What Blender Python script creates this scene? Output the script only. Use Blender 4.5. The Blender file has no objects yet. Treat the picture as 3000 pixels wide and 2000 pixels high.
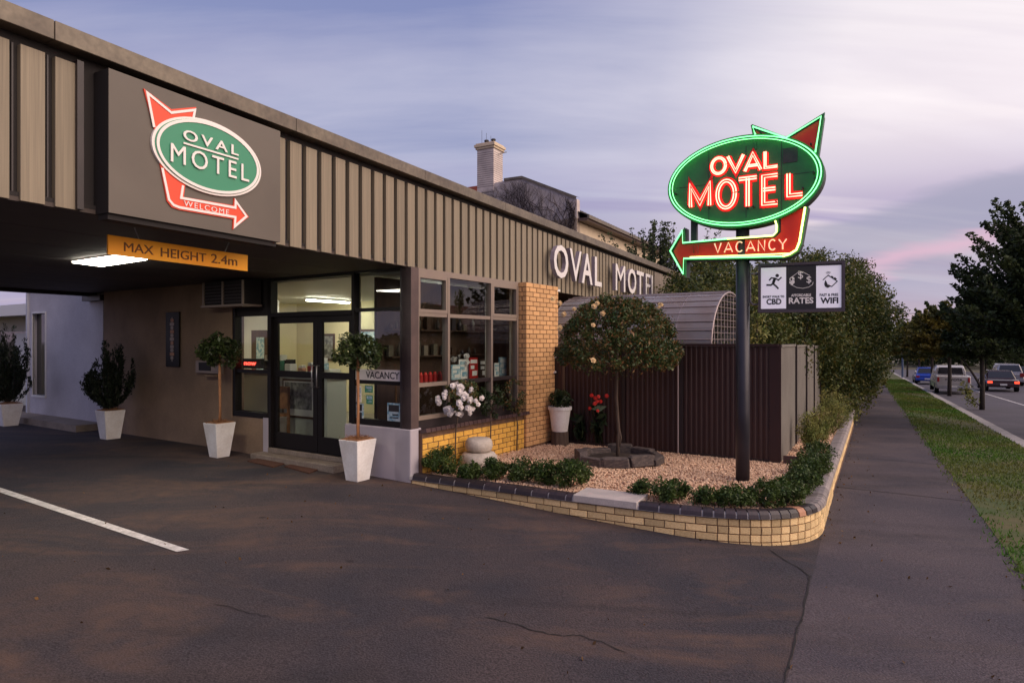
import bpy, bmesh, math, random
import numpy as np
from mathutils import Vector, Matrix
random.seed(7); RNG = np.random.default_rng(11)
S = bpy.context.scene
COL = S.collection
PI = math.pi
# ------------------------------------------------------------------ camera
EYE = 2.0; FPX = 1900.0
cd = bpy.data.cameras.new('camera'); cam = bpy.data.objects.new('camera', cd); COL.objects.link(cam)
cam.location = (0, 0, EYE); cam.rotation_euler = (PI/2, 0, 0)
cd.sensor_width = 36; cd.lens = 36*FPX/3000; cd.clip_end = 3000; cd.clip_start = 0.05
S.camera = cam
# ------------------------------------------------------------------ sky
SUN_AZ = (math.sin(math.radians(80)), math.cos(math.radians(80)))
w = bpy.data.worlds.new('World'); S.world = w; w.use_nodes = True
nt = w.node_tree; N = nt.nodes; L = nt.links; N.clear()
def node(t, **k):
    n = N.new(t)
    for a, b in k.items(): setattr(n, a, b)
    return n
def wmath(op, a, b=None, clamp=False):
    n = node('ShaderNodeMath', operation=op, use_clamp=clamp)
    for i, v in enumerate((a, b)):
        if v is None: continue
        if isinstance(v, (int, float)): n.inputs[i].default_value = v
        else: L.new(v, n.inputs[i])
    return n.outputs[0]
def wmix(f, a, b, bt='MIX'):
    n = node('ShaderNodeMix', data_type='RGBA', blend_type=bt)
    for i, v in zip((0, 6, 7), (f, a, b)):
        if isinstance(v, (int, float)): n.inputs[i].default_value = v
        elif isinstance(v, tuple): n.inputs[i].default_value = (*v, 1)
        else: L.new(v, n.inputs[i])
    return n.outputs[2]
def wramp(f, pts):
    n = node('ShaderNodeValToRGB'); e = n.color_ramp.elements
    while len(e) < len(pts): e.new(0.5)
    for q, (p, c) in zip(e, pts):
        q.position = p; q.color = (*c, 1) if isinstance(c, tuple) else (c, c, c, 1)
    L.new(f, n.inputs[0]); return n.outputs[0]
tc = node('ShaderNodeTexCoord'); sep = node('ShaderNodeSeparateXYZ'); L.new(tc.outputs['Generated'], sep.inputs[0])
X, Y, Z = sep.outputs
el = wmath('MAXIMUM', Z, 0.0)
az = wmath('ADD', wmath('MULTIPLY', X, SUN_AZ[0]), wmath('MULTIPLY', Y, SUN_AZ[1]))
base = wramp(el, [(0.0, (.38, .27, .34)), (.09, (.29, .26, .37)), (.22, (.205, .225, .36)), (.5, (.150, .178, .335)), (1, (.135, .16, .31))])
glow = wramp(az, [(0.10, 0.0), (0.36, .25), (0.56, .78), (0.85, 1.0)])
bright = wramp(el, [(0.0, (.78, .42, .30)), (.055, (.66, .40, .37)), (.11, (.50, .38, .42)), (.22, (.76, .67, .66)), (.55, (.62, .58, .60)), (1, (.26, .28, .40))])
c1 = wmix(glow, base, bright)
# cloud sheet seen in perspective: dir / (z + k)
den = wmath('ADD', el, 0.16)
cx = wmath('DIVIDE', X, den); cy = wmath('DIVIDE', Y, den)
comb = node('ShaderNodeCombineXYZ'); L.new(cx, comb.inputs[0]); L.new(cy, comb.inputs[1])
def cloudnoise(rot, sc, scale, detail, rough, dist, off=(0, 0, 0)):
    mp = node('ShaderNodeMapping'); mp.inputs['Rotation'].default_value = (0, 0, math.radians(rot)); mp.inputs['Scale'].default_value = (*sc, 1); mp.inputs['Location'].default_value = off
    L.new(comb.outputs[0], mp.inputs[0]); q = node('ShaderNodeTexNoise')
    q.inputs['Scale'].default_value = scale; q.inputs['Detail'].default_value = detail; q.inputs['Roughness'].default_value = rough; q.inputs['Distortion'].default_value = dist
    L.new(mp.outputs[0], q.inputs[0]); return q.outputs[0]
n1 = cloudnoise(-35, (.22, 1.0), 1.5, 8, .55, .5)
n2 = cloudnoise(-14, (.30, 1.0), 1.15, 5, .5, .5, (3.1, 1.2, 0))
n3 = cloudnoise(-58, (.10, 1.0), 2.2, 4, .5, .3, (.7, 4.2, 0))
wisp = wramp(n1, [(.42, 0.0), (.60, 1.0)])
hi = wmix(glow, (.35, .35, .46), (.84, .77, .76))
c2 = wmix(wmath('MULTIPLY', wisp, .72), c1, hi)
streak = wramp(n3, [(.56, 0.0), (.70, 1.0)])
c2 = wmix(wmath('MULTIPLY', streak, wmath('MULTIPLY', glow, .38)), c2, (.33, .28, .42))
bank = wramp(n2, [(.43, 0.0), (.53, 1.0)])
lowmask = wramp(el, [(0.0, .35), (.08, .8), (.17, .9), (.27, .25), (.40, .12)])
c3 = wmix(wmath('MULTIPLY', wmath('MULTIPLY', bank, lowmask), .85), c2, (.235, .20, .35))
# long lavender cloud bank, its upper edge rising to the right, with a thin pink seam
tt_ = wmath('ADD', wmath('SUBTRACT', el, wmath('ADD', wmath('MULTIPLY', X, .25), .045)), wmath('MULTIPLY', wmath('SUBTRACT', n1, .5), .09))
tb = wmath('ADD', tt_, .5)
bmask = wmath('MULTIPLY', wramp(tb, [(.40, .55), (.478, .80), (.497, .72), (.512, 0.0)]), wramp(X, [(.12, 0.0), (.34, 1.0)]))
c3 = wmix(bmask, c3, (.250, .248, .335))
seam = wmath('MULTIPLY', wramp(tb, [(.418, 0.0), (.432, .8), (.438, .7), (.452, 0.0)]), wramp(X, [(.36, 0.0), (.50, 1.0)]))
c3 = wmix(seam, c3, (.52, .33, .42))
sky = node('ShaderNodeTexSky', sky_type='NISHITA', sun_disc=False)
sky.sun_elevation = math.radians(6); sky.sun_rotation = math.radians(112)
c4 = wmix(1.0, c3, wmix(1.0, sky.outputs[0], (.006, .006, .006), 'MULTIPLY'), 'ADD')
bg = node('ShaderNodeBackground'); L.new(c4, bg.inputs[0]); bg.inputs[1].default_value = 1.0
wo = node('ShaderNodeOutputWorld'); L.new(bg.outputs[0], wo.inputs[0])
# ------------------------------------------------------------------ sun (afterglow: broad and weak)
sl = bpy.data.lights.new('sun', 'SUN'); sl.energy = 2.4; sl.angle = math.radians(70); sl.color = (1.0, .77, .60)
so = bpy.data.objects.new('sun', sl); COL.objects.link(so)
so.rotation_euler = Vector((-.88, .48, -.60)).to_track_quat('-Z', 'Y').to_euler()
S.view_settings.view_transform = 'Standard'; S.view_settings.look = 'None'
S.view_settings.exposure = 0.56; S.view_settings.gamma = 1; S.view_settings.use_curve_mapping = False
S.render.engine = 'CYCLES'; S.cycles.use_denoising = True
S.cycles.max_bounces = 8; S.cycles.transparent_max_bounces = 16; S.cycles.sample_clamp_indirect = 4
S.cycles.caustics_reflective = False; S.cycles.caustics_refractive = False
# ------------------------------------------------------------------ frames and measuring
class Fr:
    def __init__(s, o, e, m):
        s.o = np.array(o, float); l = math.hypot(*e); s.e = np.array(e)/l; l = math.hypot(*m); s.m = np.array(m)/l
    def pt(s, a, b, z):
        p = s.o + a*s.e + b*s.m; return (p[0], p[1], z)
    def off(s, a, b): return Fr(s.o + a*s.e + b*s.m, s.e, s.m)
    def rot(s): return math.atan2(s.e[1], s.e[0])
FA = Fr((-1.47, 9.10), (.461, .8874), (.8874, -.461))
FB = Fr((-1.425, 9.09), (.546, .838), (.838, -.546))
FD = Fr((-1.425, 9.09), (-.838, .546), (-.546, -.838))
FF = Fr((4.19, 10.15), (-.838, .546), (-.546, -.838))
FS = Fr((4.19, 10.15), (.48, .8773), (.8773, -.48))
FN = Fr((3.13, 8.80), (.86, -.51), (-.51, -.86))
def ray(px, py): return np.array([(px-1500)/FPX, 1.0, -(py-1000)/FPX])
def hit(px, py, F, b=0.0):
    r = ray(px, py); k = (b + F.o @ F.m)/(r[:2] @ F.m)
    p = r*k; return ((p[:2]-F.o) @ F.e, p[2]+EYE)
def ha(px, F, b=0.0): return hit(px, 1000, F, b)[0]
SE = np.array([.48, .8773]); SN = np.array([.8773, -.48])
def nt_of(x, y): return x*SN[0]+y*SN[1], x*SE[0]+y*SE[1]
def xy_of(n, t): return n*SN[0]+t*SE[0], n*SN[1]+t*SE[1]
def G(n, t):
    b = np.interp(n, [-30, -10.4, -5.6, -1.1, 1.3, 3.4], [.10, .10, .03, -.20, -.24, -.27])
    f = min(1, max(0, (n+3)/2)); tt = min(t, 150)
    return float(b - .0227*f*(tt-7.2)*(1 if tt > 7.2 else .55))
def GXY(x, y): return G(*nt_of(x, y))
def road_z(n, t): return G(3.4, t) - .12 + .02*min(max(n-3.6, 0), 6)
def ghit(px, py, zf=GXY):
    r = ray(px, py); lo, hi = .5, 400
    for _ in range(60):
        k = (lo+hi)/2
        if r[2]*k+EYE > zf(r[0]*k, k): lo = k
        else: hi = k
    return r[0]*k, k
def zhit(px, py, z):
    r = ray(px, py); k = (z-EYE)/r[2]; return r[0]*k, k
# ------------------------------------------------------------------ materials
def mat(name, col, rough=.7, col2=None, scale=3.0, bump=0.0, bscale=60.0, metal=0.0, rnd=0.0, spec=.5, emit=None, estr=0, coat=0, detail=5, fine=None, sub=0, stretch=None):
    m = bpy.data.materials.new(name); m.use_nodes = True
    t = m.node_tree; n = t.nodes; l = t.links; p = n['Principled BSDF']
    p.inputs['Roughness'].default_value = rough; p.inputs['Metallic'].default_value = metal
    p.inputs['Specular IOR Level'].default_value = spec
    if coat: p.inputs['Coat Weight'].default_value = coat
    if sub:
        p.inputs['Subsurface Weight'].default_value = sub; p.inputs['Subsurface Radius'].default_value = (.02, .02, .02)
    c = n.new('ShaderNodeRGB'); c.outputs[0].default_value = (*col, 1); out = c.outputs[0]
    tcn = n.new('ShaderNodeTexCoord'); src = tcn.outputs['Object']
    if stretch:
        mpn = n.new('ShaderNodeMapping'); mpn.inputs['Scale'].default_value = stretch; l.new(src, mpn.inputs[0]); src = mpn.outputs[0]
    def mixc(f, a, b, bt='MIX'):
        q = n.new('ShaderNodeMix'); q.data_type = 'RGBA'; q.blend_type = bt
        for i, v in zip((0, 6, 7), (f, a, b)):
            if isinstance(v, (int, float)): q.inputs[i].default_value = v
            elif isinstance(v, tuple): q.inputs[i].default_value = (*v, 1)
            else: l.new(v, q.inputs[i])
        return q.outputs[2]
    if col2 is not None:
        z = n.new('ShaderNodeTexNoise'); z.inputs['Scale'].default_value = scale; z.inputs['Detail'].default_value = detail; l.new(src, z.inputs[0])
        r = n.new('ShaderNodeMapRange'); r.inputs[1].default_value = .36; r.inputs[2].default_value = .64; l.new(z.outputs[0], r.inputs[0])
        out = mixc(r.outputs[0], out, tuple(col2))
    if fine:
        z = n.new('ShaderNodeTexNoise'); z.inputs['Scale'].default_value = fine[0]; z.inputs['Detail'].default_value = 3; l.new(src, z.inputs[0])
        r = n.new('ShaderNodeMapRange'); r.inputs[1].default_value = .3; r.inputs[2].default_value = .7; r.inputs[3].default_value = 1-fine[1]; r.inputs[4].default_value = 1+fine[1]; l.new(z.outputs[0], r.inputs[0])
        q = n.new('ShaderNodeVectorMath'); q.operation = 'SCALE'; l.new(out, q.inputs[0]); l.new(r.outputs[0], q.inputs['Scale']); out = q.outputs[0]
    if rnd:
        oi = n.new('ShaderNodeObjectInfo'); h = n.new('ShaderNodeHueSaturation')
        r = n.new('ShaderNodeMapRange'); r.inputs[3].default_value = 1-rnd; r.inputs[4].default_value = 1+rnd; l.new(oi.outputs['Random'], r.inputs[0])
        l.new(r.outputs[0], h.inputs['Value']); l.new(out, h.inputs['Color']); out = h.outputs[0]
    l.new(out, p.inputs['Base Color'])
    if bump:
        z = n.new('ShaderNodeTexNoise'); z.inputs['Scale'].default_value = bscale; z.inputs['Detail'].default_value = 4; l.new(src, z.inputs[0])
        b = n.new('ShaderNodeBump'); b.inputs['Strength'].default_value = bump; b.inputs['Distance'].default_value = .01; l.new(z.outputs[0], b.inputs['Height']); l.new(b.outputs[0], p.inputs['Normal'])
    if emit:
        p.inputs['Emission Color'].default_value = (*emit, 1); p.inputs['Emission Strength'].default_value = estr
    return m
def glassmat(name, tint=(1, 1, 1), ior=1.5, extra=0.0):
    m = bpy.data.materials.new(name); m.use_nodes = True; t = m.node_tree; n = t.nodes; l = t.links; n.clear()
    o = n.new('ShaderNodeOutputMaterial'); mx = n.new('ShaderNodeMixShader'); tr = n.new('ShaderNodeBsdfTransparent'); gl = n.new('ShaderNodeBsdfGlossy')
    tr.inputs[0].default_value = (*tint, 1); gl.inputs['Roughness'].default_value = 0.0
    f = n.new('ShaderNodeFresnel'); f.inputs[0].default_value = ior; ad = n.new('ShaderNodeMath'); ad.inputs[1].default_value = extra; ad.use_clamp = True
    ge = n.new('ShaderNodeNewGeometry'); iv = n.new('ShaderNodeMath'); iv.operation = 'SUBTRACT'; iv.inputs[0].default_value = 1; l.new(ge.outputs['Backfacing'], iv.inputs[1]); mu = n.new('ShaderNodeMath'); mu.operation = 'MULTIPLY'; l.new(f.outputs[0], ad.inputs[0]); l.new(ad.outputs[0], mu.inputs[0]); l.new(iv.outputs[0], mu.inputs[1]); l.new(mu.outputs[0], mx.inputs[0]); l.new(tr.outputs[0], mx.inputs[1]); l.new(gl.outputs[0], mx.inputs[2]); l.new(mx.outputs[0], o.inputs[0])
    return m
def leafmat(name, c1, c2, rough=.5, scale=3.0, tr=.25, c3=None):
    m = mat(name, c1, rough, c2, scale=scale, detail=8, spec=.35)
    t = m.node_tree; n = t.nodes; l = t.links; p = n['Principled BSDF']; o = n['Material Output']
    src = p.inputs['Base Color'].links[0].from_socket
    at = n.new('ShaderNodeAttribute'); at.attribute_name = 'leafv'
    h = n.new('ShaderNodeHueSaturation'); r = n.new('ShaderNodeMapRange'); r.inputs[3].default_value = .45; r.inputs[4].default_value = 1.6
    l.new(at.outputs['Fac'], r.inputs[0]); l.new(r.outputs[0], h.inputs['Value']); l.new(src, h.inputs['Color']); src = h.outputs[0]
    if c3:
        q = n.new('ShaderNodeMix'); q.data_type = 'RGBA'; q.inputs[7].default_value = (*c3, 1)
        rr = n.new('ShaderNodeMapRange'); rr.inputs[1].default_value = .62; rr.inputs[2].default_value = .9; l.new(at.outputs['Fac'], rr.inputs[0])
        l.new(rr.outputs[0], q.inputs[0]); l.new(src, q.inputs[6]); src = q.outputs[2]
    l.new(src, p.inputs['Base Color'])
    td = n.new('ShaderNodeBsdfTranslucent'); l.new(src, td.inputs[0]); mx = n.new('ShaderNodeMixShader'); mx.inputs[0].default_value = tr
    l.new(p.outputs[0], mx.inputs[1]); l.new(td.outputs[0], mx.inputs[2]); l.new(mx.outputs[0], o.inputs[0])
    return m
def tiles_asphalt(name, a, b, c, blot=1.0):
    m = mat(name, a, .85, b, scale=.9, bump=.9, bscale=70, fine=(70, .45), detail=9, spec=.25)
    t = m.node_tree; n = t.nodes; l = t.links; p = n['Principled BSDF']
    src = p.inputs['Base Color'].links[0].from_socket
    tcn = n.new('ShaderNodeTexCoord'); O = tcn.outputs['Object']
    def noise(scale, det=5, dist=0, rot=None, sc=None, rough=.5):
        z = n.new('ShaderNodeTexNoise'); z.inputs['Scale'].default_value = scale; z.inputs['Detail'].default_value = det; z.inputs['Distortion'].default_value = dist; z.inputs['Roughness'].default_value = rough
        if sc:
            mp = n.new('ShaderNodeMapping'); mp.inputs['Rotation'].default_value = (0, 0, rot or 0); mp.inputs['Scale'].default_value = sc; l.new(O, mp.inputs[0]); l.new(mp.outputs[0], z.inputs[0])
        else: l.new(O, z.inputs[0])
        return z.outputs[0]
    def rng(v, a0, a1, b0, b1):
        r = n.new('ShaderNodeMapRange'); r.inputs[1].default_value = a0; r.inputs[2].default_value = a1; r.inputs[3].default_value = b0; r.inputs[4].default_value = b1; l.new(v, r.inputs[0]); return r.outputs[0]
    def mul(a_, b_):
        q = n.new('ShaderNodeMath'); q.operation = 'MULTIPLY'; l.new(a_, q.inputs[0]); l.new(b_, q.inputs[1]); return q.outputs[0]
    def mixc(f, a_, col):
        q = n.new('ShaderNodeMix'); q.data_type = 'RGBA'; q.inputs[7].default_value = (*col, 1); l.new(f, q.inputs[0]); l.new(a_, q.inputs[6]); return q.outputs[2]
    # broad rusty drifts broken up by finer noise
    d = mul(rng(noise(1.0, 7, 1.4, .5, (.35, .9, 1), .6), .50, .70, 0, .80*blot), rng(noise(6, 6, .5), .30, .62, .25, 1))
    src = mixc(d, src, c)
    # dark oil and tyre marks
    src = mixc(mul(rng(noise(.7, 6, .8, -.45, (.22, 1.6, 1)), .55, .72, 0, .55), rng(noise(9, 4), .3, .6, .4, 1)), src, (.022, .019, .021))
    v = n.new('ShaderNodeTexVoronoi'); v.inputs['Scale'].default_value = 1.7; v.inputs['Randomness'].default_value = 1; l.new(O, v.inputs[0])
    src = mixc(mul(rng(v.outputs[0], .03, .085, .75, 0), rng(noise(2.3, 3), .5, .58, 0, 1)), src, (.018, .015, .016))
    # pale aggregate
    v = n.new('ShaderNodeTexVoronoi'); v.inputs['Scale'].default_value = 95; l.new(O, v.inputs[0])
    src = mixc(mul(rng(v.outputs[0], .0, .20, .75, 0), rng(noise(26, 2), .46, .62, 0, 1)), src, (.30, .26, .25))
    l.new(src, p.inputs['Base Color'])
    return m
M = {}
M['asphalt'] = tiles_asphalt('asphalt', (.066, .051, .053), (.040, .037, .046), (.128, .080, .060), 1.05)
M['path'] = tiles_asphalt('path asphalt', (.088, .071, .079), (.060, .052, .064), (.125, .094, .086), .7)
M['road'] = mat('road asphalt', (.085, .075, .095), .85, (.062, .056, .072), scale=.8, bump=.3, fine=(40, .25))
M['crack'] = mat('crack', (.014, .012, .013), .95)
M['line'] = mat('line paint', (.72, .70, .70), .7, (.5, .48, .48), scale=14, fine=(60, .15))
M['verge'] = mat('lawn soil', (.045, .075, .014), .95, (.10, .085, .032), scale=1.3, bump=.6, bscale=40)
M['earth'] = mat('earth', (.06, .06, .03), .95, (.09, .07, .04), scale=.3)
M['kerb'] = mat('kerb concrete', (.38, .35, .34), .85, (.28, .26, .26), scale=4, bump=.2, fine=(50, .15))
M['gravelbase'] = mat('gravel bed', (.30, .15, .10), .95, (.42, .24, .17), scale=40, bump=1, bscale=70, fine=(90, .5))
M['pebble'] = mat('pebble', (.62, .43, .35), .8, (.44, .24, .18), scale=9, fine=(120, .3))
M['brickY'] = mat('cream brick', (.80, .60, .32), .75, (.66, .45, .22), scale=9, bump=.5, bscale=60, rnd=.28, fine=(30, .35))
M['brickO'] = mat('yellow brick', (.86, .50, .10), .75, (.72, .38, .06), scale=6, bump=.35, bscale=90, rnd=.14, fine=(45, .14))
M['brickP'] = mat('tan brick', (.74, .43, .20), .75, (.64, .35, .15), scale=6, bump=.35, bscale=90, rnd=.13, fine=(45, .14))
M['mortar'] = mat('mortar', (.20, .11, .065), .95, (.12, .07, .05), scale=10, bump=.3)
M['cope'] = mat('glazed coping', (.024, .018, .024), .40, (.042, .028, .032), scale=8, rnd=.45, fine=(40, .15))
M['copeg'] = mat('weathered coping', (.30, .26, .25), .7, (.20, .17, .17), scale=8, rnd=.25, fine=(40, .2))
M['copeo'] = mat('orange coping', (.48, .24, .14), .6, (.38, .18, .11), scale=8)
M['copemortar'] = mat('coping mortar', (.50, .46, .44), .9)
M['slab'] = mat('concrete slab', (.52, .46, .44), .8, (.42, .38, .37), scale=5, fine=(60, .1))
M['board'] = mat('fascia board', (.245, .202, .145), .62, (.20, .165, .118), scale=2.2, rnd=.10, fine=(16, .16), stretch=(1, 1, .10))
M['board2'] = mat('far fascia board', (.26, .215, .18), .65, (.22, .18, .15), scale=1.2, rnd=.08)
M['cap'] = mat('roof flashing', (.17, .14, .105), .5, (.115, .092, .072), scale=2.6, fine=(18, .2), metal=.15)
M['dark'] = mat('dark recess', (.012, .009, .010), .8)
M['darkbrown'] = mat('dark brown trim', (.030, .021, .024), .45, (.022, .016, .018), scale=4)
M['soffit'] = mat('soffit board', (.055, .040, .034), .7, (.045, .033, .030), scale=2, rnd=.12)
M['roof'] = mat('roof sheet', (.22, .21, .21), .5)
M['render'] = mat('taupe render', (.30, .205, .135), .85, (.22, .15, .10), scale=1.5, bump=.25, bscale=120, fine=(25, .06))
M['renderw'] = mat('pale render', (.60, .57, .60), .85, (.50, .47, .50), scale=1.1, bump=.2, bscale=100, fine=(25, .06))
M['pier'] = mat('grey render', (.46, .42, .46), .85, (.41, .37, .42), scale=2, bump=.2, bscale=120)
M['frame'] = mat('aluminium window frame', (.30, .24, .195), .45, (.28, .22, .19), scale=3, metal=.3)
M['blackframe'] = mat('black door frame', (.008, .006, .006), .5, spec=.25)
M['postb'] = mat('lit brown post cladding', (.13, .09, .085), .45, (.10, .07, .068), scale=4, metal=.2)
M['glass'] = glassmat('window glass', (.86, .90, .88), 1.52, .05)
M['glassd'] = glassmat('door glass', (.95, .97, .94), 1.5, .01)
M['sill'] = mat('sill tile', (.060, .032, .034), .4, (.085, .05, .05), scale=9, rnd=.25, coat=.2)
M['step'] = mat('step concrete', (.27, .22, .18), .8, (.2, .16, .13), scale=5, fine=(50, .2))
M['mat1'] = mat('door mat', (.13, .05, .03), .95, (.08, .035, .022), scale=40, bump=1, bscale=200)
M['potw'] = mat('white pot', (.86, .85, .85), .45, (.74, .71, .69), scale=4, fine=(30, .06))
M['mulch'] = mat('mulch', (.36, .18, .08), .95, (.22, .10, .05), scale=60, bump=1, bscale=120)
M['stem'] = mat('bamboo stem', (.40, .19, .085), .6, (.28, .13, .06), scale=14)
M['bark'] = mat('bark', (.11, .075, .055), .9, (.07, .05, .04), scale=14, bump=.8, bscale=50, stretch=(1, 1, .3))
M['bark2'] = mat('dark bark', (.035, .028, .024), .9, (.055, .042, .036), scale=10, bump=.6, bscale=30)
M['leafdark'] = leafmat('dark glossy leaf', (.022, .042, .018), (.040, .062, .022), .35, 5)
M['leafbox'] = leafmat('box hedge leaf', (.034, .068, .016), (.080, .115, .026), .45, 5)
M['leaftop'] = leafmat('topiary leaf', (.035, .060, .022), (.065, .090, .028), .35, 7)
M['leafrose'] = leafmat('rose leaf', (.050, .10, .032), (.095, .125, .040), .4, 3, c3=(.26, .13, .05))
M['leafconifer'] = leafmat('conifer leaf', (.015, .024, .015), (.024, .036, .018), .6, 5)
M['leafvine'] = leafmat('hedge leaf', (.030, .060, .014), (.095, .115, .022), .55, .9, c3=(.14, .12, .025))
M['leaftree'] = leafmat('street tree leaf', (.026, .044, .016), (.060, .080, .024), .6, .8)
M['leafgold'] = leafmat('autumn leaf', (.045, .070, .018), (.19, .14, .022), .6, .5)
M['leafolive'] = leafmat('pale shrub leaf', (.17, .22, .06), (.27, .24, .07), .6, 4)
M['leafcanna'] = leafmat('canna leaf', (.020, .036, .018), (.035, .055, .022), .4, 3)
M['grass'] = leafmat('grass blade', (.055, .15, .012), (.14, .145, .035), .6, .45, tr=.35)
M['rosew'] = mat('white petal', (.82, .76, .74), .6, sub=.1)
M['rosey'] = mat('cream petal', (.78, .55, .28), .6)
M['red'] = mat('red petal', (.70, .03, .02), .5)
M['stonew'] = mat('pale stone', (.56, .50, .44), .8, (.42, .37, .32), scale=7, bump=.4, bscale=60, fine=(50, .12))
M['bluestone'] = mat('bluestone block', (.055, .045, .047), .8, (.13, .10, .09), scale=7, bump=.8, bscale=25, rnd=.25)
M['soil'] = mat('soil', (.03, .02, .016), .98, (.05, .035, .028), scale=30, bump=1, bscale=80)
M['fence'] = mat('maroon steel', (.040, .014, .013), .5, (.030, .011, .011), scale=1.5, spec=.5)
M['fenceg'] = mat('grey steel', (.20, .185, .165), .55, (.165, .15, .135), scale=1.5, spec=.4)
M['fencep'] = mat('fence post', (.020, .012, .014), .5)
def polymat():
    m = mat('polycarbonate', (.66, .66, .74), .16, (.55, .44, .42), scale=1.2, spec=.8); t = m.node_tree; n = t.nodes; l = t.links
    tr = n.new('ShaderNodeBsdfTransparent'); tr.inputs[0].default_value = (.7, .72, .8, 1); mx = n.new('ShaderNodeMixShader'); mx.inputs[0].default_value = .40
    l.new(tr.outputs[0], mx.inputs[1]); l.new(n['Principled BSDF'].outputs[0], mx.inputs[2]); l.new(mx.outputs[0], n['Material Output'].inputs[0]); return m
M['poly'] = polymat()
M['polyf'] = mat('pale steel', (.40, .33, .33), .5, metal=.4)
M['pole'] = mat('charcoal pole', (.040, .038, .050), .38, (.030, .028, .038), scale=3, metal=.3)
M['signgreen'] = mat('green enamel', (.030, .20, .055), .4, (.022, .15, .04), scale=6)
M['signred'] = mat('red enamel', (.88, .035, .012), .4, (.80, .028, .01), scale=6)
M['signside'] = mat('sign case', (.05, .055, .045), .5, (.03, .035, .03), scale=10)
M['letterglow'] = mat('painted letter glow', (.62, .02, .012), .5)  # red that stands in for the neon glow round the letters
M['neonred'] = mat('red neon', (.9, .3, .25), .3, emit=(1.0, .15, .10), estr=5.5)
M['neongreen'] = mat('green neon', (.5, .9, .6), .3, emit=(.16, .95, .28), estr=1.7)
M['neonyellow'] = mat('yellow green neon', (.8, .9, .4), .3, emit=(.85, .95, .22), estr=2.4)
M['neonwhite'] = mat('faint glow tube', (.85, .66, .52), .3, emit=(1, .55, .35), estr=.55)  # pale VACANCY tubes with a faint warm emission
M['neonoff'] = mat('dark tube', (.28, .06, .05), .3)
M['tubeend'] = mat('tube electrode', (.02, .02, .02), .5)
M['panelt'] = mat('sign board', (.125, .105, .088), .55, (.105, .088, .074), scale=1.5)
M['printg'] = mat('green print', (.045, .26, .15), .5)
M['printw'] = mat('white print', (.86, .80, .78), .5)
M['printr'] = mat('red print', (.80, .075, .03), .5)
M['printk'] = mat('black print', (.02, .017, .02), .5)
M['orange'] = mat('orange board', (1.0, .36, .008), .5, (1.0, .44, .012), scale=1.5)
M['brownt'] = mat('brown lettering', (.16, .055, .012), .6)
M['cream'] = mat('sign panel with added glow', (.80, .77, .84), .5, emit=(.9, .82, 1.0), estr=.16)  # faint emission added to brighten the sign's pale panels
M['boxdark'] = mat('sign frame', (.060, .045, .058), .4)
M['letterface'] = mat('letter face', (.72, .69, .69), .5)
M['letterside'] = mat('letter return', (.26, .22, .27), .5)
M['lamp'] = mat('lamp diffuser', (.9, .9, .88), .5, emit=(1, .93, .78), estr=20)
M['lampi'] = mat('ceiling light', (.9, .9, .88), .5, emit=(1, .95, .78), estr=38)
M['wallin'] = mat('reception wall', (.78, .70, .46), .8, (.70, .62, .40), scale=1)
M['floorin'] = mat('reception floor', (.30, .25, .20), .5)
M['wood'] = mat('dark timber', (.06, .03, .02), .5, (.09, .045, .03), scale=8, stretch=(1, 1, .2))
M['white'] = mat('white paint', (.75, .74, .72), .5)
M['greyc'] = mat('counter front', (.55, .58, .55), .5)
M['pic'] = mat('picture print', (.35, .34, .33), .6, (.09, .09, .09), scale=11, detail=9)
M['blue'] = mat('blue print', (.14, .33, .46), .5, (.65, .72, .74), scale=16)
M['redcan'] = mat('red tin', (.45, .02, .02), .3)
M['ledred'] = mat('led sign', (.3, .02, .02), .4, emit=(1, .06, .04), estr=3)
M['curtain'] = mat('curtain', (.62, .60, .52), .85)
M['steel'] = mat('steel', (.5, .5, .5), .3, metal=.9)
M['awning'] = mat('gutter', (.55, .56, .62), .6)
M['creamwall'] = mat('cream wall', (.62, .50, .36), .8, (.55, .44, .32), scale=2)
M['oldwall'] = mat('old grey render', (.60, .52, .50), .9, (.45, .39, .38), scale=1.5, bump=.3, bscale=20)
M['tile'] = mat('dark roof tile', (.045, .040, .042), .8, (.07, .06, .06), scale=3, rnd=.3)
M['redroof'] = mat('red roof', (.38, .09, .05), .8, (.28, .07, .04), scale=3)
M['vine'] = mat('bare vine', (.045, .030, .028), .9)
M['tyre'] = mat('tyre', (.012, .012, .012), .9)
M['carglass'] = mat('car glass', (.012, .012, .015), .06, spec=.8)
M['rim'] = mat('wheel rim', (.4, .4, .42), .3, metal=.8)
M['tail'] = mat('tail lamp', (.5, .02, .01), .3, emit=(1, .07, .03), estr=1.4)
M['tailoff'] = mat('tail lens', (.35, .02, .015), .25)
M['plate'] = mat('number plate', (.7, .7, .68), .5)
M['carw'] = mat('white car paint', (.48, .46, .46), .25, coat=.6)
M['carb'] = mat('blue car paint', (.015, .06, .42), .25, coat=.7)
M['cark'] = mat('dark car paint', (.035, .012, .014), .2, coat=.8)
M['carg'] = mat('black car paint', (.015, .015, .018), .2, coat=.8)
M['cars'] = mat('silver car paint', (.40, .38, .38), .25, coat=.6, metal=.3)
M['post'] = mat('blue post', (.06, .09, .16), .5)
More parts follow.
